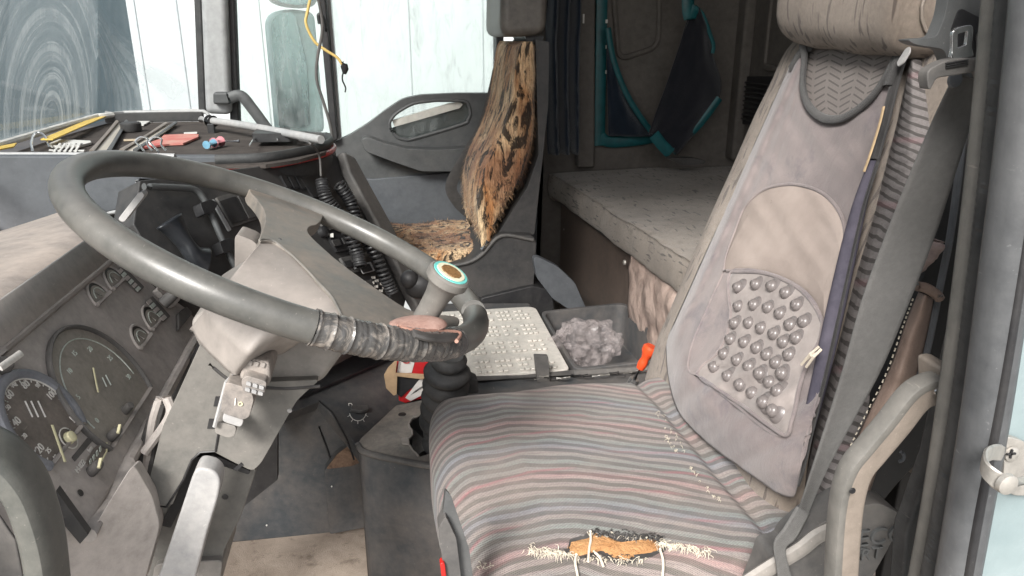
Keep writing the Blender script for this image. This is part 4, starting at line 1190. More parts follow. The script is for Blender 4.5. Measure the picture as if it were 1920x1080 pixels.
# bag in the tray
k = NT('clear_film'); v = k.co()
out = k.t.nodes['Material Output']
k.b.inputs['Base Color'].default_value = (.40, .355, .35, 1); k.b.inputs['Roughness'].default_value = .12
trn = k.n('ShaderNodeBsdfTransparent'); mx = k.n('ShaderNodeMixShader')
k.l(k.ramp(k.noise(v, 40, 4, .6, 1), [(.35, .10), (.65, .42)]), mx.inputs[0]); k.l(trn.outputs[0], mx.inputs[1]); k.l(k.b.outputs[0], mx.inputs[2]); k.l(mx.outputs[0], out.inputs[0])
film = k.m
bm = bmesh.new(); bmesh.ops.create_icosphere(bm, subdivisions=4, radius=1)
bc = at(1100, 645, Z=ZL - .015)
fs = [tuple(v.index for v in f.verts) for f in bm.faces]; vv = []
for v in bm.verts:
    d = v.co.normalized()
    h_ = 1 + .30 * noise.noise(d * 1.7 + V((4, 1, 0))) + .50 * (abs(noise.noise(d * 2.6 + V((1, 7, 0)))) - .25) + random.uniform(-.022, .022)
    q = V((d.x * .082, d.y * .066, d.z * .060)) * h_
    q += V((random.uniform(-1, 1), random.uniform(-1, 1), random.uniform(-1, 1))) * .0022
    vv.append(bc + q)
bm.free()
tag(MB().add(vv, fs).build('plastic_bag', film, smooth=False), 'crumpled clear plastic bag lying in the open storage tray', 'bag')
# red knob lever
rk = thing('brake_lever', 'small lever with orange red knob beside the driver seat', 'lever', at(1182, 726, Y=1.3))
rb, rt = at(1184, 722, Y=1.30), at(1212, 668, Y=1.29)
d_ = (rt - rb).normalized()
MB().tube([rb, rt], .005, 10).build('rod', M_['black'], rk)
MB().lathe(rt - d_ * .030, d_, [(0, .008), (.01, .010), (.018, .0095), (.024, .008), (.034, .0115), (.042, .0155), (.050, .0155), (.054, .012)], 20).build('knob', M_['orange_red'], rk)
MB().lathe(rb, d_, [(0, .012), (.016, .010)], 16).build('collar', M_['chrome'], rk)
tag(MB().prism(rpoly(PZ([(1216, 732), (1236, 726), (1240, 742), (1222, 744)], -.66), .003, 2), (0, 0, -.01)).build('paper_scrap', plain('pink_paper', (.62, .42, .40), .7), bevel=.001), 'small pink paper scrap tucked behind the seat cushion', 'scrap')
tag(MB().tube(catmull([at(1232, 725, Z=-.63), at(1245, 705, Z=-.62), at(1262, 700, Z=-.62), at(1268, 725, Z=-.64)], 6), .007, 8).build('belt_buckle', M_['black']), 'black seat belt buckle half hidden between cushion and backrest', 'buckle')

# ================================================================== PASSENGER SEAT
k = NT('tiger_fur'); v = k.co()
vv_ = k.co(scale=(1, .8, .26), rot=(0, .28, 0))
st_ = k.noise(vv_, 11, 4, .65, .8)
basec = k.mix(k.ramp(st_, [(.36, 0), (.62, 1)]), (.50, .23, .09), (.85, .64, .40))
basec = k.mix(k.ramp(k.noise(v, 4.5, 3, .6), [(.48, 0), (.60, .85)]), basec, (.32, .15, .08))
black = k.ramp(k.noise(k.co(scale=(1, 1, .34), rot=(0, .22, 0), loc=(3, 1, 2)), 23, 4, .6, 1.6), [(.525, 0), (.575, .93)])
hairn = k.noise(k.co(scale=(1, 1, .12), rot=(.1, .25, 0)), 190, 2, .8)
basec = k.mix(k.ramp(hairn, [(.36, .6), (.54, 0)]), basec, (.12, .055, .03))
k.bump(hairn, 1.0, .006)
fur = k.fin(k.mix(black, basec, (.018, .014, .012)), .85, 0, .15)
k.b.inputs['Sheen Weight'].default_value = .2
ps = thing('passenger_seat', 'far passenger seat with worn tiger striped fur cover', 'seat', (.25, 2.28, -1.1))
rows = [(78, 975, 1004), (95, 962, 1010), (150, 950, 1013), (210, 938, 1012), (260, 918, 1010), (300, 897, 1003), (340, 884, 988), (390, 880, 955), (440, 892, 928), (466, 905, 914)]
YN, YFAR = 2.06, 2.46
def back_rings():
    rings = []
    rr = catmull([V(r) for r in rows], 4)
    for (y, xl, xr) in rr:
        a = at(xl + 10, y, Y=YN); b = at(xr, y, Y=YN)
        c = (a + b) / 2; hx = (b.x - a.x) / 2; cy_ = (YN + YFAR) / 2; hy = (YFAR - YN) / 2
        ring = []
        for k_ in range(48):
            t_ = 2 * math.pi * k_ / 48
            ca, sa = math.cos(t_), math.sin(t_)
            x = math.copysign(abs(ca) ** .6, ca) * hx; y2 = math.copysign(abs(sa) ** .45, sa) * hy
            ring.append(V((c.x + x - .018 * (abs(sa) ** 6) * (1 if ca < 0 else 0), cy_ + y2, c.z)))
        rings.append(ring)
    return rings
def add_fur(mb, faces, verts, n, ln, down):
    """short tufts leaning with gravity on the given faces"""
    import bisect
    ar = []; tot = 0
    for f in faces:
        a, b, c = verts[f[0]], verts[f[1]], verts[f[2]]
        d = verts[f[3]] if len(f) > 3 else c
        s = ((b - a).cross(c - a)).length / 2 + ((c - a).cross(d - a)).length / 2
        tot += s; ar.append(tot)
    for _ in range(n):
        f = faces[bisect.bisect(ar, random.random() * tot) % len(faces)]
        if len(f) < 4: continue
        a, b, c, d = (verts[i] for i in f[:4])
        s, t = random.random(), random.random()
        p = a.lerp(b, s).lerp(d.lerp(c, s), t)
        nn = (b - a).cross(d - a)
        if nn.length < 1e-12: continue
        nn.normalize()
        yield p, nn
bk = MB().loft(back_rings())
vs0 = list(bk.v); fs0 = [f for f in bk.f if len(f) == 4]
cen = sum(vs0, V()) / len(vs0)
for p, nn in add_fur(bk, fs0, vs0, 9000, .02, 0):
    if nn.dot(p - cen) < 0: nn = -nn
    g = (nn * .45 + V((random.gauss(0, .25) + .25 * noise.noise(p * 12), random.gauss(0, .2), -1.0))).normalized()
    ln = random.uniform(.010, .022)
    s = g.cross(nn).normalized() * .0011
    bk.add([p - s, p + s, p + g * ln + nn * .003], [(0, 1, 2)])
bk.build('fur_cover', fur, ps, ang=80)
def pc(u, v_):
    x = -.05 + u * .40; y = YN + .02 + v_ * .44
    eu = min(u, 1 - u) ; ev = min(v_, 1 - v_)
    dz = -.075 * max(0, 1 - eu / .10) ** 2 - .075 * max(0, 1 - ev / .10) ** 2
    p = V((x, y, -.585 + dz + .010 * noise.noise(V((x * 12, y * 12, 0))) - .012 * math.sin(u * 3.1)))
    return p
cu_m = MB().grid(pc, 40, 40)
vs0 = list(cu_m.v); fs0 = list(cu_m.f)
for p, nn in add_fur(cu_m, fs0, vs0, 6000, .02, 0):
    if nn.z < 0: nn = -nn
    g = (nn * .5 + V((random.gauss(0, .4) + .5, random.gauss(0, .4) - .5, -.3))).normalized()
    s = g.cross(nn).normalized() * .0011
    cu_m.add([p - s, p + s, p + g * random.uniform(.008, .018)], [(0, 1, 2)])
cu_m.build('fur_cushion', fur, ps, ang=80)
MB().prism([V((-.04, YN + .03, -.64)), V((.34, YN + .03, -.64)), V((.34, YFAR, -.64)), V((-.04, YFAR, -.64))], (0, 0, -.06)).build('cushion_pan', M_['black'], ps, bevel=.015)
MB().prism(rpoly(P2([(820, 560), (835, 505), (880, 492), (905, 470), (940, 440), (1000, 442), (1006, 455), (1000, 545), (960, 556)], YN - .02), .01, 3), (0, .30, 0)).build('base_shell', M_['dash_dark'], ps, bevel=.01, seg=3)
MB().tube(catmull(P2([(838, 500), (878, 492), (905, 476), (940, 442), (1000, 450)], YN - .024), 5), .005, 8).build('shell_rim', M_['dash'], ps)
MB().prism(rpoly(P2([(1004, 74), (1030, 78), (1028, 200), (1014, 330), (1002, 440), (930, 445), (990, 350), (1010, 290)], YN + .02), .006, 3), (0, .36, 0)).build('back_shell', M_['dash_dark'], ps, bevel=.012, seg=3)
MB().tube(P2([(903, 468), (915, 452)], YN - .03), .006, 8).build('recline_catch', M_['chrome'], ps)
hr = rpoly([V((at(940, 20, Y=YN).x, 0, at(940, 71, Y=YN).z)), V((at(1029, 20, Y=YN).x, 0, at(1029, 66, Y=YN).z)), V((at(1034, 20, Y=YN).x, 0, .20)), V((at(944, 20, Y=YN).x, 0, .20))], .035, 5)
hk = plastic('worn_leather', (.10, .088, .076), (.24, .21, .18), .5, .42, 300, .4, scale=9)
MB().prism([V((p.x, YN + .02, p.z)) for p in hr], (0, .30, 0)).build('headrest', hk, ps, bevel=.03, seg=5)
MB().prism(P2([(985, 68), (1020, 68), (1016, 82), (990, 82)], YN + .06), (0, .2, 0)).build('headrest_post', M_['black'], ps)
# its belt, dark strap lying behind
bt = catmull(P2([(935, 130), (925, 175), (905, 240), (870, 300), (846, 348), (858, 378), (880, 400)], 2.55), 6)
tag(MB().tube(bt, .020, 6, h=.0012, up=(0, 1, 0)).build('far_seat_belt', M_['vinyl_dark']), 'slack dark seat belt hanging between far door and passenger seat', 'seat belt')
MB_ = MB().tube(P2([(928, 118), (938, 128)], 2.5), .006, 8)
MB_.prism(P2([(926, 112), (940, 118), (940, 124), (928, 120)], 2.5), (0, .01, 0))
tag(MB_.build('belt_clasp', M_['chrome']), 'small metal belt clasp beside the passenger backrest', 'clasp')
tag(MB().prism(rpoly(P2([(1000, 484), (1010, 482), (1046, 500), (1078, 530), (1100, 580), (1066, 580), (1036, 560), (1006, 520)], 2.0), .01, 3), (0, .03, 0)).build('sill_cover', M_['blue_grey'], bevel=.006), 'grey curved plastic cover lying between passenger seat and bunk', 'cover')
tag(MB().prism(rpoly(P2([(900, 560), (1000, 536), (1036, 545), (1040, 585), (1005, 600), (905, 600)], 2.02), .012, 3), (0, .25, 0)).build('seat_pedestal', M_['black'], bevel=.01), 'black pedestal box under the passenger seat', 'pedestal')

# ================================================================== DRIVER SEAT
ds = thing('driver_seat', 'driver seat with striped wavy cushion torn open at its front near corner', 'seat', (.32, .93, -1.1))
X0, X1, Y0, Y1, ZT = .045, .60, .665, 1.195, -.598
def roll(a, lo, hi, side, r):
    """arc-length parameter over a flat top with rounded edges and sides: gives position, drop and arc length"""
    top = (hi - lo) - 2 * r
    arc = r * math.pi / 2
    tot = 2 * side + 2 * arc + top
    s = a * tot
    if s < side: return lo, r + (side - s), s
    s2 = s - side
    if s2 < arc:
        t = s2 / r
        return lo + r - r * math.cos(t), r - r * math.sin(t), s
    s3 = s2 - arc
    if s3 < top: return lo + r + s3, 0, s
    s4 = s3 - top
    if s4 < arc:
        t = s4 / r
        return hi - r + r * math.sin(t), r - r * math.cos(t), s
    return hi, r + (s4 - arc), s
def cushion_pt(u, v_):
    x, dx, sx = roll(u, X0, X1, .07, .055)
    y, dy, sy_ = roll(v_, Y0, Y1, .07, .045)
    # plan shape: near side tapers towards the back, front corners rounded
    fx = (x - X0) / (X1 - X0); fy = (y - Y0) / (Y1 - Y0)
    y += .035 * max(0, fx - .55) * (1 - fy) * 2
    x += .030 * (1 - fy) ** 2 * (1 - fx) + .015 * (abs(fy - .5) * 2) ** 3 * (1 - fx)
    drop = max(dx, dy) + .35 * min(dx, dy)
    z = ZT - drop
    inner = max(0, 1 - drop / .03)
    z += inner * (.009 * math.sin(math.pi * fx) + .007 * math.sin(math.pi * fy))
    # seam groove and raised rear part
    xs = .455 - .02 * fy
    g = math.exp(-((x - xs) / .010) ** 2)
    z -= inner * .010 * g
    z += inner * .014 * max(0, min(1, (x - xs) / .07))
    # sag near the tear
    z -= inner * .010 * math.exp(-(((x - .26) / .10) ** 2 + ((y - .70) / .05) ** 2))
    z += .0035 * noise.noise(V((x * 9, y * 9, 1))) + .0016 * noise.noise(V((x * 26, y * 26, 5)))
    return V((x, y, z))
k = NT('striped_wavy_cloth')
uvn = k.n('ShaderNodeUVMap'); sep = k.n('ShaderNodeSeparateXYZ'); k.l(uvn.outputs[0], sep.inputs[0])
U = k.math('MULTIPLY', sep.outputs[0], .80); Vv = k.math('MULTIPLY', sep.outputs[1], .72)
v = k.co()
wob = k.noise(v, 3.2, 3, .5)
# wave: stripes drift to the near side along the cushion, flick back at the rear
wave = k.math('MULTIPLY', k.math('SINE', k.math('MULTIPLY', U, 14.0)), .005)
wave = k.math('SUBTRACT', wave, k.math('MULTIPLY', k.math('MAXIMUM', k.math('SUBTRACT', U, .575), 0), .62))
wave = k.math('SUBTRACT', wave, k.math('MULTIPLY', k.math('MAXIMUM', k.math('SUBTRACT', .24, U), 0), -.35))
c = k.math('ADD', k.math('ADD', Vv, k.math('MULTIPLY', U, .40)), wave)
c = k.math('ADD', c, k.math('MULTIPLY', wob, .085))
ph = k.math('MULTIPLY', c, 2 * math.pi / .0192)
s1_ = k.math('SINE', ph)
dark = k.ramp(k.math('ADD', k.math('MULTIPLY', s1_, .5), .5), [(.46, 0), (.60, .92)])
c2_ = k.math('ADD', c, k.math('MULTIPLY', k.math('SINE', k.math('MULTIPLY', U, 9)), .012))
hue = k.ramp(k.math('FRACT', k.math('MULTIPLY', c2_, 6.6)), [(.0, (.35, .285, .27)), (.08, (.37, .25, .24)), (.13, (.29, .245, .235)), (.30, (.235, .255, .24)), (.45, (.30, .26, .245)), (.58, (.245, .25, .275)), (.70, (.225, .25, .24)), (.85, (.30, .255, .24))])
darkc = k.ramp(k.math('FRACT', k.math('MULTIPLY', c2_, 6.6)), [(.0, (.135, .118, .108)), (.08, (.175, .11, .108)), (.15, (.14, .124, .113)), (.6, (.125, .125, .13)), (.8, (.135, .124, .112))])
colr = k.mix(dark, hue, darkc)
# thin woven lines crossing
ln = k.math('SINE', k.math('MULTIPLY', k.math('ADD', c, k.math('MULTIPLY', U, -.10)), 2 * math.pi / .0085))
colr = k.mix(k.ramp(ln, [(.80, 0), (1, .35)]), colr, (.12, .10, .10))
pl = k.math('SINE', k.math('MULTIPLY', k.math('ADD', c, k.math('MULTIPLY', U, -.16)), 2 * math.pi / .052))
pm = k.math('MULTIPLY', k.ramp(pl, [(.88, 0), (1, .5)]), k.ramp(k.noise(k.co(scale=(1, 2, 1)), 6, 2), [(.45, 0), (.6, 1)]))
colr = k.mix(pm, colr, (.40, .11, .14))
weave = k.n('ShaderNodeTexWave', bands_direction='DIAGONAL'); weave.inputs['Scale'].default_value = 170; k.l(v, weave.inputs['Vector'])
fine = k.noise(v, 450, 3, .8)
colr = k.mix(k.ramp(fine, [(.35, .45), (.65, 0)]), colr, (.10, .09, .085))
colr = k.mix(k.ramp(k.noise(v, 8, 6, .7), [(.45, 0), (.75, .5)]), colr, (.30, .25, .22))
colr = k.mix(k.ramp(k.noise(v, 5, 4, .6), [(.55, 0), (.8, .35)]), colr, (.13, .11, .10))
k.bump(k.math('ADD', weave.outputs['Fac'], k.math('MULTIPLY', fine, 2)), .5, .0012)
k.b.inputs['Sheen Weight'].default_value = .1
stripe = k.fin(colr, .95, 0, .12)
cushion = MB().grid(cushion_pt, 150, 150, uv=True)
cbvh = BVHTree.FromPolygons([tuple(p) for p in cushion.v], cushion.f)
cush = cushion.build('cushion', stripe, ds, ang=80)
def on_c(x, y, off=.001):
    r = ray(x, y).normalized()
    h_, n, i, d = cbvh.ray_cast(V((0, 0, 0)), r)
    if h_ is None: return at(x, y, Z=ZT)
    if n.dot(r) > 0: n = -n
    return h_ + n * off
# torn foam: bulging patch following the cushion
def drape(pts, off, bulge, n=5):
    c = sum((V((x, y, 0)) for x, y in pts), V()) / len(pts)
    mb = MB()
    ringn = len(pts)
    vs_ = [on_c(c.x, c.y, off + bulge)]
    for j in range(1, n + 1):
        f = j / n
        for x, y in pts:
            vs_.append(on_c(c.x + (x - c.x) * f, c.y + (y - c.y) * f, off + bulge * (1 - f ** 3) + .0012 * noise.noise(V((x * .2, y * .2, f)))))
    fs = [(0, 1 + i, 1 + (i + 1) % ringn) for i in range(ringn)]
    for j in range(n - 1):
        a, b = 1 + j * ringn, 1 + (j + 1) * ringn
        fs += [(a + i, b + i, b + (i + 1) % ringn, a + (i + 1) % ringn) for i in range(ringn)]
    return mb.add(vs_, fs)
k = NT('old_foam'); v = k.co()
c_ = k.mix(k.ramp(k.noise(v, 30, 5, .7), [(.3, 0), (.7, 1)]), (.30, .14, .05), (.50, .28, .125))
c_ = k.mix(k.ramp(k.noise(v, 90, 3, .8), [(.66, 0), (.7, .7)]), c_, (.16, .06, .02))
k.bump(k.noise(v, 250, 3, .8), .9, .003)
foam = k.fin(c_, .9)
o1 = [(1064, 1028), (1072, 1018), (1090, 1013), (1104, 1006), (1112, 1000), (1126, 1003), (1140, 1008), (1160, 1016), (1184, 1020), (1200, 1022), (1218, 1014), (1232, 1012), (1240, 1020), (1243, 1030), (1226, 1038), (1200, 1043), (1178, 1052), (1160, 1053), (1146, 1047), (1130, 1036), (1110, 1038), (1085, 1044), (1070, 1042)]
o1 = [(p.x, p.y) for p in catmull([V((x, y, 0)) for x, y in o1], 3, True)]
ragged = [(x + random.uniform(-4, 4) + (x - 1150) * .05, y + random.uniform(-3, 3) + (-5 if y < 1024 else 5)) for x, y in o1]
drape(ragged, .0015, .0005).build('tear_shade', M_['vinyl_dark'], ds, ang=60)  # dark ring imitates a shaded gap so the foam looks sunken
drape(o1, .0012, .0045).build('foam', foam, ds, ang=60)
thr = plain('pale_thread', (.60, .54, .44), .8, 0, .2, 300)
dthr = M_['vinyl_dark']
def threads(mb, x0, y0, x1, y1, n, ln, w=.0009, spread=1.2, off=.002):
    for _ in range(n):
        t = random.random()
        x, y = x0 + (x1 - x0) * t + random.gauss(0, 2), y0 + (y1 - y0) * t + random.gauss(0, 3)
        a = random.gauss(math.pi / 2, spread * .5); l = random.uniform(.4, 1) * ln
        pts = [on_c(x + math.cos(a) * l * s + 2 * math.sin(s * 5 + x), y + math.sin(a) * l * s, off + .003 * math.sin(math.pi * s)) for s in (0, .33, .66, 1)]
        mb.tube(pts, [w, w * .9, w * .8, w * .3], 5)
mb = MB()
threads(mb, 985, 1030, 1072, 1042, 140, 16, .00045, 1.7)
threads(mb, 1230, 1018, 1330, 1036, 150, 15, .00045, 1.7)
threads(mb, 1100, 1000, 1240, 1014, 30, 9, .0005)
threads(mb, 1070, 1048, 1210, 1052, 60, 12, .0005, 1.7)
threads(mb, 800 + 100, 1060, 930, 1064, 10, 7, .0006)
mb.build('frayed_threads', thr, ds)['kind'] = 'stuff'
mb = MB(); threads(mb, 1110, 1000, 1240, 1012, 120, 11, .0007, 1.6, .004); threads(mb, 1095, 1046, 1200, 1050, 40, 8, .0006, 1.6)
mb.build('frayed_threads', dthr, ds)['kind'] = 'stuff'
for pts in ([(1106, 1002), (1107, 1018), (1104, 1036), (1102, 1060)], [(1080, 1046), (1078, 1062), (1082, 1085)], [(1112, 1040), (1124, 1052), (1130, 1068)], [(1237, 1036), (1242, 1056), (1240, 1085)]):
    MB().tube([on_c(x, y, .006) for x, y in [(p.x, p.y) for p in catmull([V((x, y, 0)) for x, y in pts], 4)]], .0016, 6).build('loose_strand', thr, ds)
mb = MB()
for (x0, y0, x1, y1, n) in ((1248, 820, 1266, 850, 14), (1290, 875, 1365, 962, 22), (1228, 770, 1300, 870, 14)):
    threads(mb, x0, y0, x1, y1, n, 5, .0004)
mb.build('seam_fluff', thr, ds)['kind'] = 'stuff'
# base: pan, side mouldings, adjusters
MB().prism([V((.06, .70, -.69)), V((.60, .74, -.69)), V((.60, 1.17, -.69)), V((.08, 1.17, -.69))], (0, 0, -.05)).build('seat_pan', M_['black'], ds, bevel=.01)
MB().prism([V((.14, .78, -.74)), V((.52, .78, -.74)), V((.52, 1.12, -.74)), V((.14, 1.12, -.74))], (0, 0, -.40)).build('suspension_cover', M_['rubber'], ds, bevel=.02)
MB().prism(rpoly(P2([(830, 968), (836, 918), (846, 930), (880, 1030), (892, 1120), (850, 1120)], .66), .003, 3), (.0, .02, -.01)).build('front_guard', M_['door'], ds, bevel=.006)
MB().prism(rpoly(P2([(822, 990), (836, 968), (856, 1010), (868, 1110), (836, 1110)], .65), .004, 3), (0, .02, 0)).build('front_lever', M_['dash'], ds, bevel=.004)
MB().prism(rpoly(P2([(825, 1056), (834, 1056), (838, 1084), (828, 1084)], .645), .002, 2), (0, .01, 0)).build('red_button', M_['red'], ds, bevel=.002)
side = M_['door']
MB().prism(rpoly(P2([(1440, 1084), (1452, 1046), (1484, 1040), (1492, 1022), (1510, 1006), (1534, 986), (1560, 972), (1600, 950), (1650, 944), (1688, 962), (1694, 974), (1660, 1040), (1620, 1110), (1420, 1130)], .60), .006, 3), (0, .04, 0)).build('side_moulding', M_['dash'], ds, bevel=.012, seg=4)
MB().tube(catmull(P2([(1400, 1092), (1450, 1060), (1500, 1030), (1530, 1006), (1560, 992)], .592), 5), .010, 8, h=.006, up=(0, 1, 0)).build('moulding_rim', M_['column'], ds)
tx = P2([(1632, 1008), (1660, 1006)], .5985)
text('IVECO', 'embossed_letters', M_['door'], ds, at(1634, 1008, Y=.5985), (1, 0, .02), (.12, 0, 1), .030, .0016)
text('GRT', 'embossed_letters', M_['door'], ds, at(1620, 1040, Y=.5985), (1, 0, .02), (.12, 0, 1), .022, .0016)
MB().tube(catmull([at(1610 + 7 * math.cos(a * .7), 1026 + 5 * math.sin(a * .7), Y=.598) for a in range(8)], 3), .0010, 5).build('embossed_mark', M_['door'], ds)
MB().tube(P2([(1600, 1031), (1630, 1030)], .598), .0010, 5).build('embossed_mark', M_['door'], ds)

# ---- backrest: rings by height
def xf(z): return .655 + (z + .03) * .36
YBN, YBF = .735, 1.245
tanf = fabric('tan_tick_cloth', (.21, .17, .138), (.31, .258, .213), (.13, .105, .085), ticks=((.085, .065, .055), (75, 120, 11), .60), scale=8)
def brow(z, nrm=56, grow=0.0):
    ring = []
    f = (z + .60) / .60           # 0 bottom .. 1 top
    sh = max(0, (f - .90) / .10)
    yn = YBN + .03 * max(0, f - .5) + .03 * sh ** 2; yf_ = YBF - .03 * max(0, f - .5) - .03 * sh ** 2
    cyy = (yn + yf_) / 2; hy = (yf_ - yn) / 2 + grow
    x0 = xf(z) - grow; th = .13 - .03 * sh
    cx = x0 + th / 2; hx = th / 2
    if f < .12: hx *= .8 + 1.6 * f
    for k_ in range(nrm):
        t_ = 2 * math.pi * k_ / nrm
        ca, sa = math.cos(t_), math.sin(t_)
        x = math.copysign(abs(ca) ** .55, ca) * hx; y = math.copysign(abs(sa) ** .5, sa) * hy
        dish = .014 * (1 - min(1, abs(y) / hy / .8) ** 2) if ca < 0 else 0
        p = V((cx + x + dish, cyy + y, z))
        p.x += .003 * noise.noise(p * 12)
        ring.append(p)
    return ring
zs = [-.62 + .6 * i / 40 for i in range(41)]
rings = [brow(z) for z in zs]
tz = zs[-1]
for i, (dz, sc_) in enumerate(((.012, .93), (.022, .80), (.028, .55), (.030, .2))):
    r0 = rings[40]; c = sum(r0, V()) / len(r0)
    rings.append([c + V(((p.x - c.x) * sc_ + dz * .36, (p.y - c.y) * (1 - (1 - sc_) * .35), dz)) for p in r0])
bkm = MB().loft(rings)
bbvh = BVHTree.FromPolygons([tuple(p) for p in bkm.v], bkm.f)
bkm.build('backrest', tanf, ds, ang=80)
# hard shell behind
MB().prism([V((xf(z) + .125 + dx, 0, z)) + V((0, YBN + .02, 0)) for z, dx in ((-.70, -.10), (-.66, .03), (-.30, .02), (-.02, .0), (.06, .0), (.08, .045), (-.02, .05), (-.4, .06), (-.72, .05))], (0, .40, 0)).build('back_shell', M_['matt_black'], ds, bevel=.015, seg=3)
# headrest roll
hk_ = []
ha, hb = V((.665, .835, .035)), V((.665, 1.14, .050))
n_ = 26
for i in range(n_ + 1):
    f = i / n_
    e = min(1, min(f, 1 - f) / .10); g = .72 + .28 * math.sqrt(max(0, 1 - (1 - e) ** 2))
    c = ha.lerp(hb, f)
    ring = []
    for k_ in range(32):
        a = 2 * math.pi * k_ / 32
        ca, sa = math.cos(a), math.sin(a)
        p = c + V((math.copysign(abs(ca) ** .8, ca) * .058 * g, 0, math.copysign(abs(sa) ** .75, sa) * .062 * g))
        p.y += (-.010 if i == 0 else .010 if i == n_ else 0)
        p += V((1, 0, 1)) * .004 * noise.noise(p * 14)
        ring.append(p)
    hk_.append(ring)
MB().loft(hk_).build('headrest', tanf, ds, ang=70)
for yy in (.93, 1.06):
    MB().tube([V((.70, yy, -.06)), V((.69, yy, .02))], .007, 10).build('headrest_post', M_['black'], ds)
# puckered end seam of the headrest
mb = MB()
ring = [V((.665 + .040 * math.cos(a * .35), .8215, .035 + .040 * math.sin(a * .35))) for a in range(18)]
mb.tube(ring, .0022, 6, closed=True)
mb.build('end_piping', M_['handle'], ds)
# front plane helpers for everything lying on the backrest
bP = V((.655, 0, -.03)); bN = V((-1, 0, .36)).normalized()
def BP(x, y, off=0): return onp(x, y, bP + bN * off, bN)
# ---- striped near bolster
k = NT('striped_bolster_cloth')
uvn = k.n('ShaderNodeUVMap'); sep = k.n('ShaderNodeSeparateXYZ'); k.l(uvn.outputs[0], sep.inputs[0])
uu = sep.outputs[0]
ph = k.math('ADD', k.math('MULTIPLY', sep.outputs[1], 46), k.math('MULTIPLY', uu, -2.2))
ph = k.math('ADD', ph, k.math('MULTIPLY', k.noise(k.co(), 25, 2), .7))
sn = k.math('SINE', k.math('MULTIPLY', ph, 2 * math.pi))
lim = k.ramp(uu, [(.05, 0), (.12, 1), (.80, 1), (.9, 0)])
bar = k.math('MULTIPLY', k.ramp(sn, [(.30, 0), (.50, 1)]), lim)
colr = k.mix(bar, k.mix(k.noise(k.co(), 14, 5, .7), (.165, .153, .15), (.235, .215, .21)), (.085, .078, .075))
redl = k.math('MULTIPLY', k.ramp(k.math('SINE', k.math('MULTIPLY', sep.outputs[1], 40)), [(.93, 0), (1, .25)]), lim)
colr = k.mix(redl, colr, (.30, .13, .15))
fine = k.noise(k.co(), 380, 3, .8)
colr = k.mix(k.ramp(fine, [(.35, .4), (.6, 0)]), colr, (.10, .09, .085))
k.bump(k.math('ADD', fine, k.math('MULTIPLY', k.noise(k.co(), 40, 3), 2)), .6, .002)
bolm = k.fin(colr, .95, 0, .12)
def pxgrid(name, Lp, Rp, fn, mat, parent, nu=20, nv=90, uv=True, solid=.004, ang=70, reg=None):
    L_ = catmull([V((x, y, 0)) for x, y in Lp], 10); R_ = catmull([V((x, y, 0)) for x, y in Rp], 10)
    def g(u, v_):
        a = v_ * (len(L_) - 1); i = int(min(a, len(L_) - 2)); l = L_[i].lerp(L_[i + 1], a - i)
        b = v_ * (len(R_) - 1); j = int(min(b, len(R_) - 2)); r = R_[j].lerp(R_[j + 1], b - j)
        q = l.lerp(r, u)
        return fn(q.x, q.y, u, v_)
    return MB().grid(g, nu, nv, uv=uv).build(name, mat, parent, solid=solid, ang=ang)
def bolf(x, y, u, v_):
    ex = math.sin(math.pi * u)
    off = -.012 + .020 * ex + .0008 * math.sin(v_ * 46 * 2 * math.pi) * ex * .6
    p = BP(x, y, off) 
    return p + V((.0, 0, 0)) + V((1, -.2, 0)) * (.030 * max(0, u - .55) + .02 * max(0, .25 - u))
pxgrid('side_bolster', [(1700, 112), (1668, 240), (1632, 360), (1588, 520), (1548, 690), (1512, 840), (1492, 990)],
       [(1722, 110), (1742, 240), (1745, 380), (1710, 520), (1650, 700), (1600, 850), (1566, 1000)], bolf, bolm, ds, 24, 400)
# grey ticked centre panel showing at the neck of the cover
k = NT('grey_tick_cloth'); v = k.co()
tv = k.n('ShaderNodeTexBrick'); 
sep = k.n('ShaderNodeSeparateXYZ'); uvn = k.n('ShaderNodeUVMap'); k.l(uvn.outputs[0], sep.inputs[0])
cu = k.math('MULTIPLY', sep.outputs[0], 7.0); cv2_ = k.math('MULTIPLY', sep.outputs[1], 14.0)
colid = k.math('FLOOR', cu)
par_ = k.math('SUBTRACT', k.math('MULTIPLY', k.math('MODULO', colid, 2), 2), 1)
lx = k.math('SUBTRACT', k.math('FRACT', cu), .5)
yy_ = k.math('ADD', cv2_, k.math('MULTIPLY', k.math('MULTIPLY', lx, par_), 1.1))
fy = k.math('FRACT', yy_)
band = k.math('LESS_THAN', k.math('ABSOLUTE', k.math('SUBTRACT', fy, .5)), .13)
inx = k.math('LESS_THAN', k.math('ABSOLUTE', lx), .40)
tick = k.math('MULTIPLY', band, inx)
colr = k.mix(k.noise(v, 12, 5, .7), (.16, .142, .135), (.24, .217, .205))
colr = k.mix(k.math('MULTIPLY', tick, .8), colr, (.085, .078, .075))
fine = k.noise(v, 500, 3, .8)
colr = k.mix(k.ramp(fine, [(.35, .35), (.6, 0)]), colr, (.12, .11, .10))
k.bump(fine, .6, .001)
tickm = k.fin(colr, .95, 0, .1)
pxgrid('centre_panel', [(1505, 72), (1500, 120), (1500, 180), (1520, 240)], [(1700, 68), (1692, 120), (1670, 180), (1640, 240)],
       lambda x, y, u, v_: BP(x, y, .003 - .012 * max(0, .12 - v_) / .12 + .003 * math.sin(u * 3.1)), tickm, ds, 20, 24)

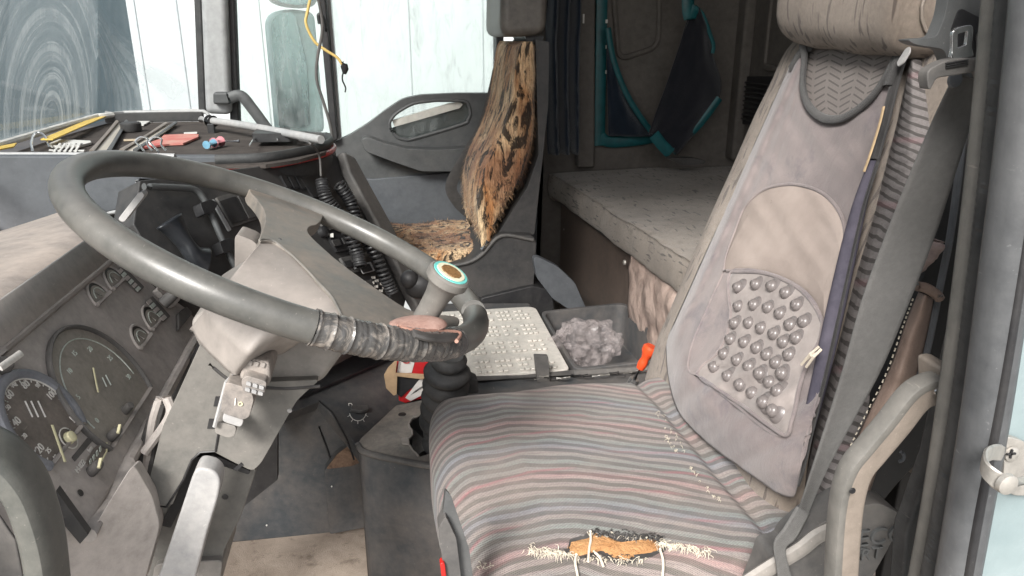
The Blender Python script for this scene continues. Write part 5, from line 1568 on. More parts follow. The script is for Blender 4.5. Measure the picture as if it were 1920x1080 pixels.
# ================================================================== MASSAGE COVER hung over the backrest
vc = thing('massage_cover', 'faded mauve beaded massage cover hung over the driver backrest', 'seat cover', BP(1400, 860, .02))
k = NT('mauve_cloth'); v = k.co()
c_ = k.mix(k.ramp(k.noise(v, 5, 5, .65), [(.3, 0), (.7, 1)]), (.125, .106, .108), (.25, .212, .203))
c_ = k.mix(k.ramp(k.noise(v, 13, 5, .7, .5), [(.52, 0), (.72, .7)]), c_, (.085, .076, .095))
c_ = k.mix(k.ramp(k.noise(v, 70, 4, .8), [(.70, 0), (.74, .6)]), c_, (.10, .075, .07))
fine = k.noise(v, 600, 2, .7)
k.bump(k.math('ADD', fine, k.math('MULTIPLY', k.noise(k.co(scale=(1, 1, .3), rot=(.4, 0, 0)), 22, 4, .6, .6), 3)), .35, .003)
k.b.inputs['Sheen Weight'].default_value = .25
mauve = k.fin(c_, .9, 0, .15)
k = NT('pale_pad_cloth'); v = k.co()
c_ = k.mix(k.ramp(k.noise(v, 7, 5, .6), [(.3, 0), (.7, 1)]), (.25, .207, .185), (.365, .31, .278))
c_ = k.mix(k.ramp(k.noise(v, 45, 4, .8), [(.70, 0), (.74, .7)]), c_, (.14, .10, .09))
k.bump(k.math('ADD', k.noise(v, 600, 2, .7), k.math('MULTIPLY', k.noise(k.co(scale=(1, 2, .4)), 18, 3), 2)), .25, .003)
padm = k.fin(c_, .85, 0, .15)
k = NT('grey_bead_pad'); v = k.co()
c_ = k.mix(k.ramp(k.noise(v, 14, 5, .7), [(.3, 0), (.7, 1)]), (.20, .175, .166), (.34, .30, .282))
k.bump(k.noise(v, 600, 2, .7), .2, .001)
k.b.inputs['Sheen Weight'].default_value = .2
beadpad = k.fin(c_, .6, 0, .3)
k = NT('purple_edge_cloth'); v = k.co()
purp = k.fin(k.mix(k.ramp(k.noise(v, 12, 5, .7), [(.3, 0), (.7, 1)]), (.04, .038, .052), (.10, .092, .115)), .9, 0, .1)
bind = fabric('black_binding', (.022, .022, .023), (.05, .047, .045), scale=14)
Tp = catmull([V((x, y, 0)) for x, y in [(1478, 128), (1500, 96), (1509, 110), (1506, 160), (1518, 196), (1542, 218), (1572, 220), (1602, 206), (1634, 178), (1660, 140), (1676, 104), (1690, 74), (1700, 84)]], 8)
Bt = catmull([V((x, y, 0)) for x, y in [(1248, 640), (1252, 705), (1270, 770), (1308, 815), (1350, 850), (1398, 884), (1440, 914), (1468, 930), (1490, 930), (1496, 905), (1502, 880), (1508, 855), (1512, 835)]], 8)
def vest_off(x, y, u, v_):
    low = max(0, min(1, (y - 420) / 320))
    o = .012 + .030 * low
    e = min(u, 1 - u)
    o -= .022 * max(0, 1 - e / .07) ** 2
    o -= .030 * max(0, (v_ - .90) / .10) ** 2
    # drag folds
    s = (x * .80 - y * .60)
    wr = .0030 * noise.noise(V((s * .035, (x + y) * .005, 2))) * (1 - low * .5)
    if y > 700 + (1480 - x) * -.1:
        wr += .0085 * noise.noise(V(((x * .5 + y * .85) * .040, (x - y) * .008, 9)))
    ld = max(0, 1 - u / .25)
    wr += .003 * math.sin(u * 60 + y * .01) * ld
    return o + wr
def vestf(u, v_):
    a = u * (len(Tp) - 1); i = int(min(a, len(Tp) - 2)); t_ = Tp[i].lerp(Tp[i + 1], a - i)
    b_ = Bt[i].lerp(Bt[i + 1], a - i)
    q = t_.lerp(b_, v_)
    # left outline bows out slightly
    return BP(q.x, q.y, vest_off(q.x, q.y, u, v_))
MB().grid(vestf, 110, 150).build('cloth', mauve, vc, solid=.003, ang=80)
def shape(name, top, bot, off, bulge, mat, par, th=.003):
    """padded patch stitched on the cover: upper and lower outline in picture coordinates"""
    A = catmull([V((x, y, 0)) for x, y in top], 5); B = catmull([V((x, y, 0)) for x, y in bot], 5)
    def pick(L, u):
        a = u * (len(L) - 1); i = int(min(a, len(L) - 2)); return L[i].lerp(L[i + 1], a - i)
    def f(u, v_):
        q = pick(A, u).lerp(pick(B, u), v_)
        return BP(q.x, q.y, vest_off(q.x, q.y, .5, .5) + off + bulge * (min(1, 5 * min(v_, 1 - v_, u, 1 - u)) ** .5))
    ob = MB().grid(f, 60, 40).build(name, mat, par, solid=th, ang=80)
    P_ = A + B[::-1][1:-1]
    rim = MB().tube([BP(q.x, q.y, vest_off(q.x, q.y, .5, .5) + off + .0015) for q in P_], .0026, 8, closed=True)
    return ob, rim
pad, rim = shape('upper_pad', [(1358, 508), (1362, 480), (1380, 430), (1396, 390), (1420, 364), (1450, 350), (1490, 346), (1530, 356), (1560, 378), (1580, 412), (1584, 450), (1574, 520), (1560, 580), (1548, 612)], [(1358, 508), (1385, 506), (1420, 508), (1462, 520), (1500, 540), (1526, 566), (1540, 592), (1548, 612)], .001, .007, padm, vc)
rim.build('pad_piping', mauve, pad)
pad2, rim = shape('bead_pad', [(1306, 702), (1318, 684), (1344, 664), (1362, 630), (1370, 590), (1366, 550), (1368, 514), (1390, 510), (1430, 512), (1468, 524), (1504, 546), (1530, 578), (1543, 606)], [(1306, 702), (1350, 732), (1400, 766), (1440, 796), (1474, 816), (1484, 790), (1490, 770), (1500, 720), (1516, 676), (1536, 640), (1543, 606)], .003, .004, beadpad, vc)
rim.build('pad_piping', mauve, pad2)
bpx = [(370, 492), (445, 480), (512, 487), (572, 515), (618, 567), (648, 637), (372, 572), (437, 566), (497, 578), (548, 603), (590, 650), (616, 706), (355, 643), (416, 643), (468, 664), (522, 688), (562, 723), (586, 777),
       (338, 711), (396, 724), (449, 748), (492, 776), (530, 810), (555, 855), (310, 773), (366, 799), (416, 826), (461, 855), (503, 893), (537, 930), (268, 828), (327, 866), (378, 902), (430, 938), (477, 976), (516, 1012)]
k = NT('bead_grey')
v = k.co(); k.bump(k.noise(v, 500, 2), .15, .001)
beadm = k.fin(k.mix(k.noise(v, 60, 4), (.105, .094, .092), (.19, .168, .162)), .30)
bead0 = None
for x, y in bpx:
    px, py = 1220 + x / 2.25, 320 + y / 2.25
    p = BP(px, py, vest_off(px, py, .5, .5) + .0075)
    if bead0 is None:
        zq = bN.to_track_quat('Z', 'Y').to_matrix()
        mb = MB().ball(p, .0090, 20, 12, (1, 1, .85), zq)
        mb.lathe(p + bN * .0070, bN, [(0, .0050), (.0010, .0044)], 16)
        # collar where the bead presses the pad up, and a small flat on top
        mb.lathe(p - bN * .0035, bN, [(-.002, .0150), (.0012, .0125), (.003, .0100)], 20)
        bead0 = mb.build('bead', beadm, vc, ang=80)
        p00 = p
    else:
        c = bead0.copy(); col.objects.link(c); c.parent = vc; c.location = p - p00
# binding round the neck, shoulder straps
neck = [(1504, 82), (1508, 110), (1505, 160), (1516, 198), (1542, 221), (1573, 223), (1604, 208), (1636, 180), (1662, 142), (1680, 104), (1694, 72)]
MB().tube(catmull([BP(x, y, .018) for x, y in neck], 8), .0062, 10, up=bN, h=.003).build('neck_binding', bind, vc)
MB().tube(catmull([BP(x, y, o_) for x, y, o_ in [(1552, 64, .0), (1528, 80, .012), (1500, 100, .014), (1482, 130, .010)]], 6), .010, 8, up=bN, h=.0025).build('shoulder_strap', bind, vc)
MB().tube(catmull([BP(x, y, o_) for x, y, o_ in [(1712, 56, .01), (1700, 78, .018), (1684, 110, .020), (1664, 160, .020)]], 6), .009, 8, up=bN, h=.0025).build('shoulder_strap', bind, vc)
tie = MB().tube(catmull([BP(x, y, .012) for x, y in [(1672, 66), (1700, 60), (1730, 66), (1755, 76)]], 6), .006, 8)
tie.tube(catmull([BP(x, y, .004) for x, y in [(1540, 62), (1570, 72), (1640, 72), (1690, 62)]], 6), .007, 8)
tie.build('headrest_tie', bind, vc)
MB().prism(rpoly([BP(x, y, .028) for x, y in [(1700, 92), (1708, 88), (1708, 98), (1696, 118), (1686, 126), (1684, 118)]], .002, 2), bN * .002).build('care_label', M_['lever'], vc)
# dark rolled near edge and zip strip
MB().tube(catmull([BP(x, y, o_) for x, y, o_ in [(1702, 84, .014), (1682, 140, .014), (1662, 220, .014), (1640, 300, .014)]], 8), .0055, 10).build('edge_binding', bind, vc)
er = catmull([BP(x, y, o_) for x, y, o_ in [(1640, 296, .014), (1616, 370, .020), (1598, 440, .026), (1580, 520, .032), (1560, 610, .036), (1540, 700, .036), (1518, 790, .032), (1500, 868, .026), (1490, 900, .018)]], 8)
MB().tube(er, [.004 + .0065 * math.sin(math.pi * min(1, i / len(er) * 1.15)) ** .6 if i < len(er) * .86 else .006 for i in range(len(er))], 12).build('rolled_edge', purp, vc)
MB().tube([p + V((-.002, -.011, 0)) for p in er], .0022, 6).build('edge_binding', bind, vc)
MB().tube(catmull([BP(x, y, .026) for x, y in [(1657, 200), (1650, 230), (1638, 270), (1628, 300), (1620, 322)]], 6), .0022, 6, up=bN, h=.0012).build('tan_strip', plain('tan_trim', (.40, .29, .17), .8, 0, .3), vc)
mb = MB()
for (a_, b_) in (((1536, 650), (1503, 684)), ((1540, 655), (1512, 688)), ((1534, 662), (1508, 678))):
    mb.tube([BP(*a_, .062), BP((a_[0] + b_[0]) / 2, (a_[1] + b_[1]) / 2 - 3, .068), BP(*b_, .062)], .0018, 6)
mb.build('frayed_tag', plain('beige_tag', (.50, .44, .36), .8), vc)
# cloth folds at the lower left pulled into a knot
mb = MB()
for pts in ([(1306, 704), (1370, 752), (1440, 808), (1474, 818)], [(1306, 704), (1290, 690), (1300, 640), (1330, 570), (1356, 512)]):
    mb.tube(catmull([BP(x, y, vest_off(x, y, .5, .6) + .001) for x, y in pts], 6), .0020, 8)
mb.build('seam_fold', mauve, vc)

# ================================================================== SEAT BELT
web = fabric('belt_webbing', (.125, .123, .119), (.185, .18, .173), weave=1400, bump=.6, scale=10)
sb = thing('seat_belt', 'wide grey seat belt webbing with metal tongue running down beside the driver backrest', 'seat belt', at(1500, 960, Y=.58))
def bdep(v_): return .50 + .11 * v_
L_ = [(1788, 140), (1746, 230), (1704, 330), (1660, 440), (1616, 560), (1580, 690), (1546, 800), (1514, 900), (1494, 962)]
R_ = [(1846, 128), (1822, 220), (1788, 330), (1752, 440), (1706, 560), (1652, 690), (1598, 790), (1546, 890), (1514, 968)]
pxgrid('webbing', L_, R_, lambda x, y, u, v_: at(x, y, Y=bdep(v_) + .003 * math.sin(u * 3.1) + .002 * math.sin(v_ * 20)), web, sb, 10, 60, uv=False, solid=.0018)
pxgrid('webbing_tail', [(1496, 950), (1472, 990), (1452, 1020), (1456, 1060), (1462, 1100)], [(1520, 962), (1494, 1010), (1474, 1030), (1480, 1064), (1492, 1100)], lambda x, y, u, v_: at(x, y, Y=.575 - .01 * math.sin(v_ * 4) + .004 * u), web, sb, 8, 30, uv=False, solid=.0018)
Yt = .475
def B3(pts, Y=Yt): return P2(pts, Y)
outer_ = rpoly(B3([(1786, 58), (1800, 50), (1822, 46), (1826, 54), (1822, 90), (1828, 106), (1782, 112), (1786, 92)]), .003, 3)
hole_ = rpoly(B3([(1796, 64), (1815, 58), (1812, 84), (1796, 90)]), .001, 2)
mb = MB(); ring_plate(mb, outer_, hole_, (0, .003, 0)); mb.build('tongue', M_['chrome'], sb, bevel=.0008)
MB().prism(rpoly(B3([(1738, 142), (1742, 130), (1772, 114), (1790, 110), (1856, 108), (1864, 118), (1860, 152), (1850, 160), (1842, 140), (1836, 134), (1788, 142), (1756, 146), (1750, 160), (1742, 172)], Yt - .006), .004, 3), (0, .010, 0)).build('tongue_grip', M_['dash'], sb, bevel=.004, seg=3)
for i in range(3):
    MB().prism(B3([(1775, 118 + i * 4), (1816, 111 + i * 4), (1816, 113 + i * 4), (1775, 120 + i * 4)], Yt - .0075), (0, .002, 0)).build('grip_rib', M_['black'], sb)
MB().lathe(at(1789, 150, Y=.497), (0, -1, 0), [(0, .0058), (.002, .0052), (.003, .003)], 20).build('stop_button', M_['blue_grey'], sb)

# ================================================================== NEAR DOOR PILLAR, SEALS, BODY
bp_ = thing('door_pillar', 'dark grey belt pillar cover at the upper right of the door opening', 'pillar', at(1850, 140, Y=.46))
hs_o = rpoly(P2([(1786, -60), (1772, 30), (1756, 70), (1700, 74), (1716, 84), (1770, 92), (1780, 120), (1776, 132), (1868, 160), (1884, 60), (1890, -60)], .50), .004, 3)
MB().prism(hs_o, (0, .012, 0)).build('belt_cover', M_['door'], bp_, bevel=.008, seg=4)
MB().prism(rpoly(P2([(1800, 14), (1866, 48), (1858, 112), (1790, 100), (1784, 58)], .4985), .004, 3), (0, .002, 0)).build('belt_slot', M_['black'], bp_)
MB().prism(rpoly(P2([(1832, 62), (1866, 48), (1868, 64), (1856, 106), (1834, 100)], .497), .003, 3), (0, .003, 0)).build('slot_cheek', M_['dash'], bp_, bevel=.002)
shell = [(1852, 150), (1866, 160), (1868, 260), (1850, 420), (1800, 640), (1766, 760), (1752, 840), (1690, 900), (1640, 960), (1600, 960), (1640, 800), (1700, 620), (1768, 400), (1800, 300)]
tag(MB().prism(rpoly(P2(shell, .66), .01, 3), (0, .03, 0)).build('belt_housing', M_['matt_black'], bevel=.006), 'tall black housing standing between driver seat and door pillar', 'housing')
mo = MB()
mo.tube(catmull(P2([(1806, 178), (1800, 300), (1782, 440), (1766, 520), (1740, 650), (1720, 720)], .63), 6), .0035, 8)
tag(mo.build('pull_cord', M_['blue_grey']), 'thin grey cord edging the black housing beside the belt', 'cord')
# brown pouch and stuffed rag on the seat side
k = NT('brown_leather'); v = k.co()
c_ = k.mix(k.ramp(k.noise(v, 12, 5, .7), [(.3, 0), (.7, 1)]), (.15, .105, .085), (.26, .19, .155))
k.bump(k.noise(v, 80, 5, .7), .5, .003)
leath = k.fin(c_, .6)
pk = thing('side_pouch', 'brown leather pouch with stitched edge on the near side of the driver seat', 'pouch', at(1700, 700, Y=.64))
pxgrid('leather', [(1722, 548), (1700, 600), (1672, 680), (1630, 770), (1590, 860), (1560, 960)], [(1752, 560), (1742, 620), (1722, 700), (1690, 800), (1650, 870), (1620, 960)], lambda x, y, u, v_: at(x, y, Y=.635 - .018 * math.sin(math.pi * u) + .004 * noise.noise(V((x * .03, y * .02, 0)))), leath, pk, 16, 50, uv=False)
mb = MB()
st_l = catmull(P2([(1712, 560), (1690, 620), (1662, 700), (1622, 780), (1588, 850)], .622), 14)
for i in range(0, len(st_l) - 1, 2): mb.tube([st_l[i], st_l[i + 1]], .0009, 5)
mb.build('stitches', thr, pk)
MB().tube(catmull(P2([(1716, 536), (1736, 540), (1756, 552), (1762, 560)], .615), 5), .005, 8).build('pouch_hem', leath, pk)
MB().tube(P2([(1706, 538), (1722, 532)], .61), .002, 6).build('wire_clip', M_['chrome'], pk)
MB().tube(P2([(1758, 556), (1766, 554)], .61), .002, 6).build('wire_clip', M_['chrome'], pk)
rg_ = MB().tube(catmull(P2([(1752, 448), (1742, 470), (1732, 488), (1720, 512)], .625), 5), [.010, .011, .012, .012, .011, .010, .010, .010, .009, .009, .008, .007, .006, .006, .004, .003], 12)
tag(rg_.build('rolled_rag', plain('pink_rag', (.34, .26, .24), .85, 0, .3, 60, .5)), 'small rolled pinkish rag wedged between belt and black housing', 'rag')
# bent grey handle beside the seat
gh = thing('bent_handle', 'bent tan grey handle bar rising from the sill to the door pillar', 'handle', at(1590, 1080, Y=.47))
cl = [(1786, 727), (1750, 729), (1716, 746), (1676, 796), (1634, 846), (1606, 882), (1591, 930), (1583, 1000), (1576, 1130)]
hp_ = catmull(P2(cl, .475), 6)
MB().tube(hp_, .0124, 20, up=(0, 1, 0), h=.0080, sq=.35).build('bar', M_['handle'], gh, bevel=.002, ang=50)
rp_ = []
for i, p in enumerate(hp_):
    d_ = (hp_[min(i + 1, len(hp_) - 1)] - hp_[max(i - 1, 0)]).normalized()
    n2 = d_.cross(V((0, 1, 0)))
    if n2.x > 0 or (abs(n2.x) < .2 and n2.z < 0): n2 = -n2
    rp_.append(p + n2 * .0088)
MB().tube(rp_, .0046, 12, up=(0, 1, 0), h=.0092, sq=.6).build('edge_ridge', M_['column_low'], gh)
for x, y in ((1757, 734), (1598, 920)):
    MB().lathe(at(x, y, Y=.4575), (0, -1, 0), [(0, .0028), (.001, .0024)], 12).build('screw', M_['chrome'] if y < 800 else M_['black'], gh)
MB().prism(P2([(1764, 690), (1790, 686), (1800, 740), (1766, 752)], .47), (0, .03, 0)).build('end_cap', M_['handle'], gh, bevel=.004)
# hooks on the dark housing
for x, y in ((1708, 776), (1686, 856)):
    mb = MB().tube([at(x + 9 * math.cos(a), y + 9 * math.sin(a), Y=.62) for a in [R(q) for q in range(-70, 100, 20)]], .002, 6)
    tag(mb.build('wire_hook', M_['blue_grey']), 'small wire hook on the dark panel, %s of the two beside the bent handle' % ('upper' if y < 800 else 'lower'), 'hook', 'wire hooks beside the bent handle')
# door frame: inner flange, ribbed seal, fat outer seal, painted body
fr_ = thing('door_frame', 'door frame edge with ribbed seal and fat black rubber seal over worn teal paint', 'door frame', at(1800, 1080, Y=.40))
def strip_(name, cl, Y, w, h, mat, sq=.8, wav=None, seg=14):
    pp = P2(cl, Y)
    pp = [pp[0] + (pp[0] - pp[1]) * 1.5] + pp + [pp[-1] + (pp[-1] - pp[-2]) * 2.2]
    path = catmull(pp, 30 if wav else 10)
    r_ = [w + (wav[0] * (1 if i % 2 else -1) * (.6 + .4 * noise.noise(V((i * .3, 0, 0)))) if wav else 0) for i in range(len(path))]
    return MB().tube(path, r_, seg, up=(0, 1, 0), h=h, sq=sq).build(name, mat, fr_)
strip_('flange', [(1878, -40), (1850, 250), (1820, 500), (1784, 760), (1752, 960), (1722, 1120)], .43, .0070, .012, M_['column_low'])
strip_('ribbed_seal', [(1904, -40), (1876, 250), (1846, 500), (1810, 760), (1774, 960), (1744, 1120)], .405, .0078, .010, M_['rubber'], .8, (.0007,))
strip_('outer_seal', [(1952, -40), (1920, 250), (1886, 500), (1850, 760), (1816, 960), (1788, 1120)], .372, .0125, .014, plastic('smooth_seal', (.065, .068, .072), (.17, .17, .17), .5, .38, 500, .15, scale=6))
strip_('seal_lip', [(1984, -40), (1950, 250), (1914, 500), (1872, 760), (1834, 960), (1806, 1120)], .360, .0028, .004, M_['black'])
k = NT('worn_teal_paint'); v = k.co()
c_ = k.mix(k.ramp(k.noise(v, 6, 5, .6), [(.3, 0), (.7, 1)]), (.17, .225, .235), (.29, .345, .35))
c_ = k.mix(k.ramp(k.noise(k.co(scale=(1, 1, .35)), 24, 5, .75, 1), [(.60, 0), (.68, .8)]), c_, (.62, .60, .55))
c_ = k.mix(k.ramp(k.noise(k.co(scale=(1, 1, .5)), 40, 5, .8, .6), [(.68, 0), (.72, .8)]), c_, (.30, .22, .15))
k.bump(k.noise(v, 30, 5, .7), .3, .003)
ptm = k.fin(c_, k.ramp(k.noise(v, 12, 4), [(.3, .28), (.7, .6)]))
bpn = P2([(1990, -40), (1954, 250), (1918, 500), (1876, 760), (1838, 960), (1812, 1120)], .375)
bpn = [bpn[0] + (bpn[0] - bpn[1]) * 1.5] + bpn + [bpn[-1] + (bpn[-1] - bpn[-2]) * 2.2]
MB().prism(bpn + [V((1.2, .375, bpn[-1].z)), V((1.2, .375, bpn[0].z))], (0, .003, 0)).build('body_panel', ptm, fr_, bevel=.006)
MB().prism(P2([(1700, 1000), (1750, 860), (1800, 640), (1830, 560), (1790, 820), (1740, 1120), (1690, 1120)], .50), (0, .02, 0)).build('inner_sill', M_['rubber'], fr_, bevel=.004)
# striker bracket
sk_ = thing('door_striker', 'rusty steel door check bracket with crosshead screw on the teal body', 'bracket', at(1890, 900, Y=.36))
MB().prism(rpoly(P2([(1876, 838), (1888, 818), (1916, 826), (1960, 850), (1960, 930), (1900, 930), (1880, 912), (1884, 868)], .366), .004, 3), (0, .006, 0)).build('plate', M_['steel'], sk_, bevel=.0015)
scw = MB().lathe(at(1896, 851, Y=.3655), (0, -1, 0), [(0, .0055), (.0015, .0052), (.0028, .0030)], 20).build('screw', M_['steel'], sk_)
c_p = at(1896, 851, Y=.3622)
MB().box(c_p, (.0065, .0012, .0012)).box(c_p, (.0012, .0012, .0065)).build('cross_slot', M_['black'], scw)
pth = catmull([at(x, y, Y=Y) for x, y, Y in [(1880, 850, .362), (1862, 848, .350), (1846, 858, .335), (1848, 880, .325), (1870, 900, .318), (1890, 910, .318)]], 6)
MB().tube(pth, .0014, 8, up=(0, 0, 1), h=.0055, sq=.5).build('loop', M_['steel'], sk_)
MB().lathe(at(1884, 905, Y=.315), (0, -1, 0), [(0, .0065), (.003, .0062), (.004, .004)], 18).build('rivet', M_['steel'], sk_)
MB().tube([at(1884, 905, Y=.322), at(1940, 900, Y=.335)], .0042, 12).build('pin', M_['steel'], sk_)

# ================================================================== THINGS ON THE SHELF, CABLES
zf = ZS - .018
def flat(pts, z, th, name, mat, label, cat, bevel=.0008, r=.002, par=None):
    ob = MB().prism(rpoly(PZ(pts, z), r, 3), (0, 0, th)).build(name, mat, par, bevel=bevel)
    return tag(ob, label, cat) if par is None else ob
yel = plain('yellow_tape', (.68, .47, .10), .6, 0, .15, 60)
flat([(76, 263), (186, 217), (202, 218), (100, 263)], ZS + .002, .003, 'yellow_rule', yel, 'flat yellow rule lying along the windscreen base', 'ruler')
flat([(0, 276), (32, 270), (26, 277), (0, 282), (-60, 296), (-60, 288)], ZS + .002, .003, 'yellow_strip', yel, 'short yellow strip lying at the left end of the windscreen base', 'strip')
cream = plain('cream_metal', (.52, .46, .38), .45, .2, .1)
def rail(x0, y0, x1, y1, w0, w1, label):
    t = thing('channel_rail', label, 'rail', at(x0, y0, Z=zf), 'metal channel rails on the shelf')
    a, b = at(x0, y0, Z=zf), at(x1, y1, Z=zf); c, d = at(x0 + w0, y0, Z=zf), at(x1 + w1, y1 - 1, Z=zf)
    MB().prism([a, b, d, c], (0, 0, .002)).build('web', cream, t)
    MB().tube([a + V((0, 0, .006)), b + V((0, 0, .008))], .005, 8).build('flange', M_['handle'], t)
    MB().tube([c + V((0, 0, .006)), d + V((0, 0, .008))], .005, 8).build('flange', M_['door'], t)
rail(172, 289, 220, 233, 32, 18, 'left of two cream metal channel rails lying across the felt shelf')
rail(228, 287, 312, 236, 26, 18, 'right of two cream metal channel rails, its tip near the red cloth')
MB_ = MB().lathe(at(247, 246, Z=zf), (0, 0, 1), [(0, .026), (.004, .028), (.022, .028), (.026, .024)], 20)
tag(MB_.build('tape_puck', M_['dash_dark']), 'small round black puck between the metal rails', 'puck')
flat([(243, 234), (258, 229), (282, 229), (270, 236), (250, 236)], zf, .004, 'white_card', M_['white'], 'white card lying behind the black puck on the shelf', 'card')
k = NT('red_cloth'); v = k.co(); k.bump(k.noise(v, 40, 4), .5, .003)
redcloth = k.fin(k.mix(k.ramp(k.noise(v, 14, 4), [(.35, 0), (.65, 1)]), (.50, .10, .09), (.55, .30, .24)), .8)
flat([(300, 264), (308, 256), (352, 254), (373, 255), (372, 260), (358, 266), (344, 272), (318, 273), (268, 280), (262, 276)], zf, .005, 'red_cloth', redcloth, 'crumpled red cloth lying on the shelf right of the rails', 'cloth')
flat([(232, 263), (262, 262), (262, 264), (232, 265)], zf, .003, 'wooden_stick', plain('stick', (.50, .40, .28), .7), 'pale thin stick lying left of the red cloth', 'stick')
flat([(345, 250), (370, 249), (370, 251), (345, 252)], zf, .003, 'paper_strip', M_['white'], 'tiny white paper strip behind the red cloth', 'paper')
kr = thing('key_ring', 'bent metal ring lying at the left of the shelf beside a white tag', 'ring', at(78, 285, Z=zf))
MB().tube(catmull([at(62, 288, Z=zf) + V((0, 0, .004)), at(62, 282, Z=zf) + V((0, 0, .02)), at(72, 276, Z=zf) + V((0, 0, .035)), at(86, 276, Z=zf) + V((0, 0, .030)), at(94, 280, Z=zf) + V((0, 0, .005))], 6), .0028, 8).build('wire', M_['chrome'], kr)
tg = flat([(90, 274), (112, 265), (170, 268), (172, 271), (150, 277), (100, 278)], zf, .006, 'white_tag', M_['white'], 'white slotted plastic tag lying between the ring and the metal rails', 'tag')
for i in range(5):
    flat([(103 + i * 11, 271), (109 + i * 11, 269), (112 + i * 11, 270), (106 + i * 11, 272)], zf + .0061, .001, 'slot', M_['dash'], '', '', par=tg)
cb = thing('white_comb', 'white comb like clip lying in front of the slotted tag', 'clip', at(130, 286, Z=zf))
for i in range(5):
    MB().tube([at(102 + i * 10, 289, Z=zf) + V((0, 0, .006)), at(114 + i * 9, 278, Z=zf) + V((0, 0, .010))], .003, 8).build('tooth', M_['white'], cb)
MB().tube([at(94, 286, Z=zf) + V((0, 0, .004)), at(160, 287, Z=zf) + V((0, 0, .004))], .004, 8).build('spine', M_['white'], cb)
def clip(x, label):
    a = at(x, 287, Z=ZS) + V((0, 0, .002))
    pts = [a, a + V((-.012, .01, .012)), a + V((-.020, .015, .022)), a + V((-.010, .02, .030)), a + V((.004, .02, .026)), a + V((.004, .012, .014)), a + V((.014, .005, .002))]
    tag(MB().tube(catmull(pts, 6), .0022, 8).build('binder_clip', M_['chrome']), label, 'clip', 'wire binder clips on the shelf lip')
clip(272, 'left of two shiny wire clips standing at the front lip of the shelf')
clip(298, 'right of two shiny wire clips standing at the front lip of the shelf')
sd_ = thing('screwdriver', 'blue and pink handled screwdriver lying near the rubber edge of the shelf', 'screwdriver', at(410, 278, Z=zf))
pA, pB, pC_, pD = at(388, 281, Z=zf), at(402, 277, Z=zf), at(415, 274, Z=zf), at(450, 274, Z=zf)
up3 = V((0, 0, .012))
MB().tube([pA + up3, pB + up3], .010, 10).build('handle', plain('blue_grip', (.16, .33, .44), .35), sd_)
MB().tube([pB + up3, pC_ + up3], .013, 10).build('collar', plain('pink_grip', (.50, .20, .22), .35), sd_)
MB().tube([pC_ + up3, pD + up3], .004, 8).build('blade', M_['chrome'], sd_)
bxx = MB().prism(rpoly(PZ([(474, 267), (484, 256), (545, 254), (545, 266)], zf + .01), .004, 3), (0, 0, .022))
tag(bxx.build('black_case', M_['black'], bevel=.003), 'small black case at the right end of the shelf', 'case')
MB_ = MB().tube(catmull([at(x, y, Z=zf + .02) for x, y in [(468, 272), (475, 262), (482, 256), (498, 252), (516, 255), (520, 262)]], 5), .002, 6)
tag(MB_.build('wire_loop', M_['chrome']), 'thin bent wire loop in front of the black case', 'wire')
MB_ = MB().lathe(at(572, 260, Z=zf + .01), (0, 0, 1), [(0, .022), (.006, .026), (.010, .024), (.006, .018)], 20)
tag(MB_.build('metal_lid', M_['steel']), 'round metal lid lying beside the black case', 'lid')
# rod with clamp along the far edge
rd = thing('grey_rod', 'long grey rod held by a black clamp along the far edge of the shelf', 'rod', at(490, 245, Z=ZS))
rA, rB = at(378, 224, Z=ZS + .012), at(602, 262, Z=ZS + .012)
MB().tube(catmull([rA, rA.lerp(rB, .4) + V((0, 0, .004)), rB], 8), .010, 12).build('tube', M_['lever'], rd)
cpp = rA.lerp(rB, .10)
MB().tube([cpp - (rB - rA).normalized() * .012, cpp + (rB - rA).normalized() * .012], .017, 14).build('clamp', M_['black'], rd)
MB().box(cpp + V((0, -.01, -.02)), (.02, .02, .03)).build('clamp_foot', M_['black'], rd, bevel=.003)
# cables
Yq = 2.3
yc = thing('yellow_cable', 'thin yellow cable with black plug hanging before the far window', 'cable', at(640, 130, Y=Yq))
MB().tube(catmull(P2([(590, -40), (577, 20), (574, 45), (590, 78), (612, 95), (632, 108), (644, 124)], Yq), 8), .0042, 10).build('wire', plain('yellow_wire', (.66, .47, .16), .5), yc)
MB().tube(P2([(642, 116), (645, 122), (647, 130), (646, 139)], Yq), [.006, .011, .011, .005], 10).build('plug', M_['black'], yc)
MB().tube(catmull(P2([(643, 136), (642, 150), (648, 164), (647, 173)], Yq), 5), .0025, 6).build('tail', M_['black'], yc)
tag(MB().tube(catmull(P2([(590, -30), (602, 24), (604, 60), (595, 110), (594, 150), (606, 190), (618, 230), (623, 262), (626, 320), (627, 386)], 2.2), 8), .0042, 8).build('black_cable', M_['dash']), 'dark cable trailing down the window bar over the dashboard end', 'cable')
tag(MB().tube(catmull(P2([(612, 60), (606, 35), (598, 28), (600, 45)], 2.22), 6), .006, 8).build('cable_knot', M_['black']), 'black knotted cable end beside the yellow cable', 'cable')
tag(MB().tube(catmull([at(560, 262, Z=ZS + .01), at(580, 268, Z=ZS + .02), at(598, 290, Y=1.75), at(602, 330, Y=1.75)], 8), .0025, 8).build('thin_wire', M_['dash']), 'thin grey wire hanging over the red piped dashboard edge', 'wire')
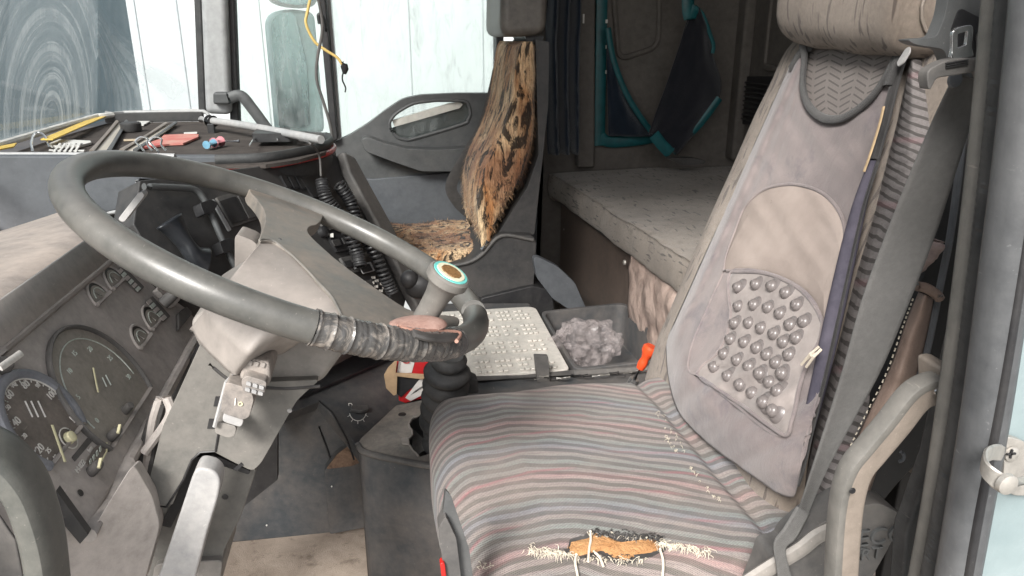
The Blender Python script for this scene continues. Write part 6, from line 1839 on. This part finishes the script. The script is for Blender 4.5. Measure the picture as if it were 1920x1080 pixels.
def coil(path, label, rad=.013, turns=30):
    pp = catmull(path, 40)
    out_ = []
    L_ = 0
    for i in range(len(pp)):
        d = pp[min(i + 1, len(pp) - 1)] - pp[max(i - 1, 0)]
        s, t = basis(d)
        for q in range(5):
            a = 2 * math.pi * (i * 5 + q) / (len(pp) * 5) * turns
            p = pp[i].lerp(pp[min(i + 1, len(pp) - 1)], q / 5)
            out_.append(p + s * math.cos(a) * rad + t * math.sin(a) * rad)
    tag(MB().tube(out_, .0034, 6).build('coiled_cord', M_['black']), label, 'cord', 'coiled handset cords on the console')
coil(PC([(603, 338), (612, 372), (640, 410), (668, 470), (676, 500)], .030), 'thick left hand coiled black cord on the console face, ending at the knob')
coil(PC([(634, 345), (656, 376), (672, 420), (700, 470), (722, 520), (738, 552)], .034), 'longer right hand coiled black cord running down the console cheek')
# hourglass shaped holder, pipe with clips
ho = thing('cradle', 'black hourglass shaped plastic cradle on the dashboard behind the wheel', 'cradle', PC([(400, 500)])[0])
pth = catmull(PC([(316, 412), (330, 432), (348, 458), (366, 480), (388, 492)], .03), 6)
nn_ = len(pth) - 1
MB().tube(pth, [.014 + .020 * (abs(i / nn_ - .5) * 2) ** 1.4 * (1 if i < nn_ / 2 else .85) for i in range(nn_ + 1)], 18, up=cn, h=.016).build('body', plastic('glossy_black', (.02, .022, .026), (.09, .09, .09), .3, .28, 600, .1), ho, sub=1)
pi_ = thing('grey_pipe', 'thin grey pipe held by two black clips on the dashboard behind the wheel', 'pipe', PC([(450, 500)])[0])
MB().tube(catmull(PC([(270, 350), (330, 352), (365, 356), (384, 376), (400, 410), (418, 452), (440, 500), (452, 530)], .022), 6), .0062, 12).build('tube', M_['door'], pi_)
for x, y in ((376, 402 - 12), (412, 462)):
    MB().prism(rpoly(PC([(x - 16, y - 2), (x + 4, y - 10), (x + 18, y - 2), (x + 10, y + 14), (x - 8, y + 20)], .012), .004, 3), cn * .022).build('clip', M_['black'], pi_, bevel=.003)

tag(MB().prism([V((.70, .80, -1.15)), V((1.32, .80, -1.15)), V((1.32, .80, -.56)), V((.70, .80, -.56))], (0, .10, 0)).build('dark_backdrop', M_['matt_black'], bevel=.004), 'black backdrop panel added to fill the view behind the driver seat with darkness', 'backdrop')  # added panel, keeps the view beside the bent handle dark
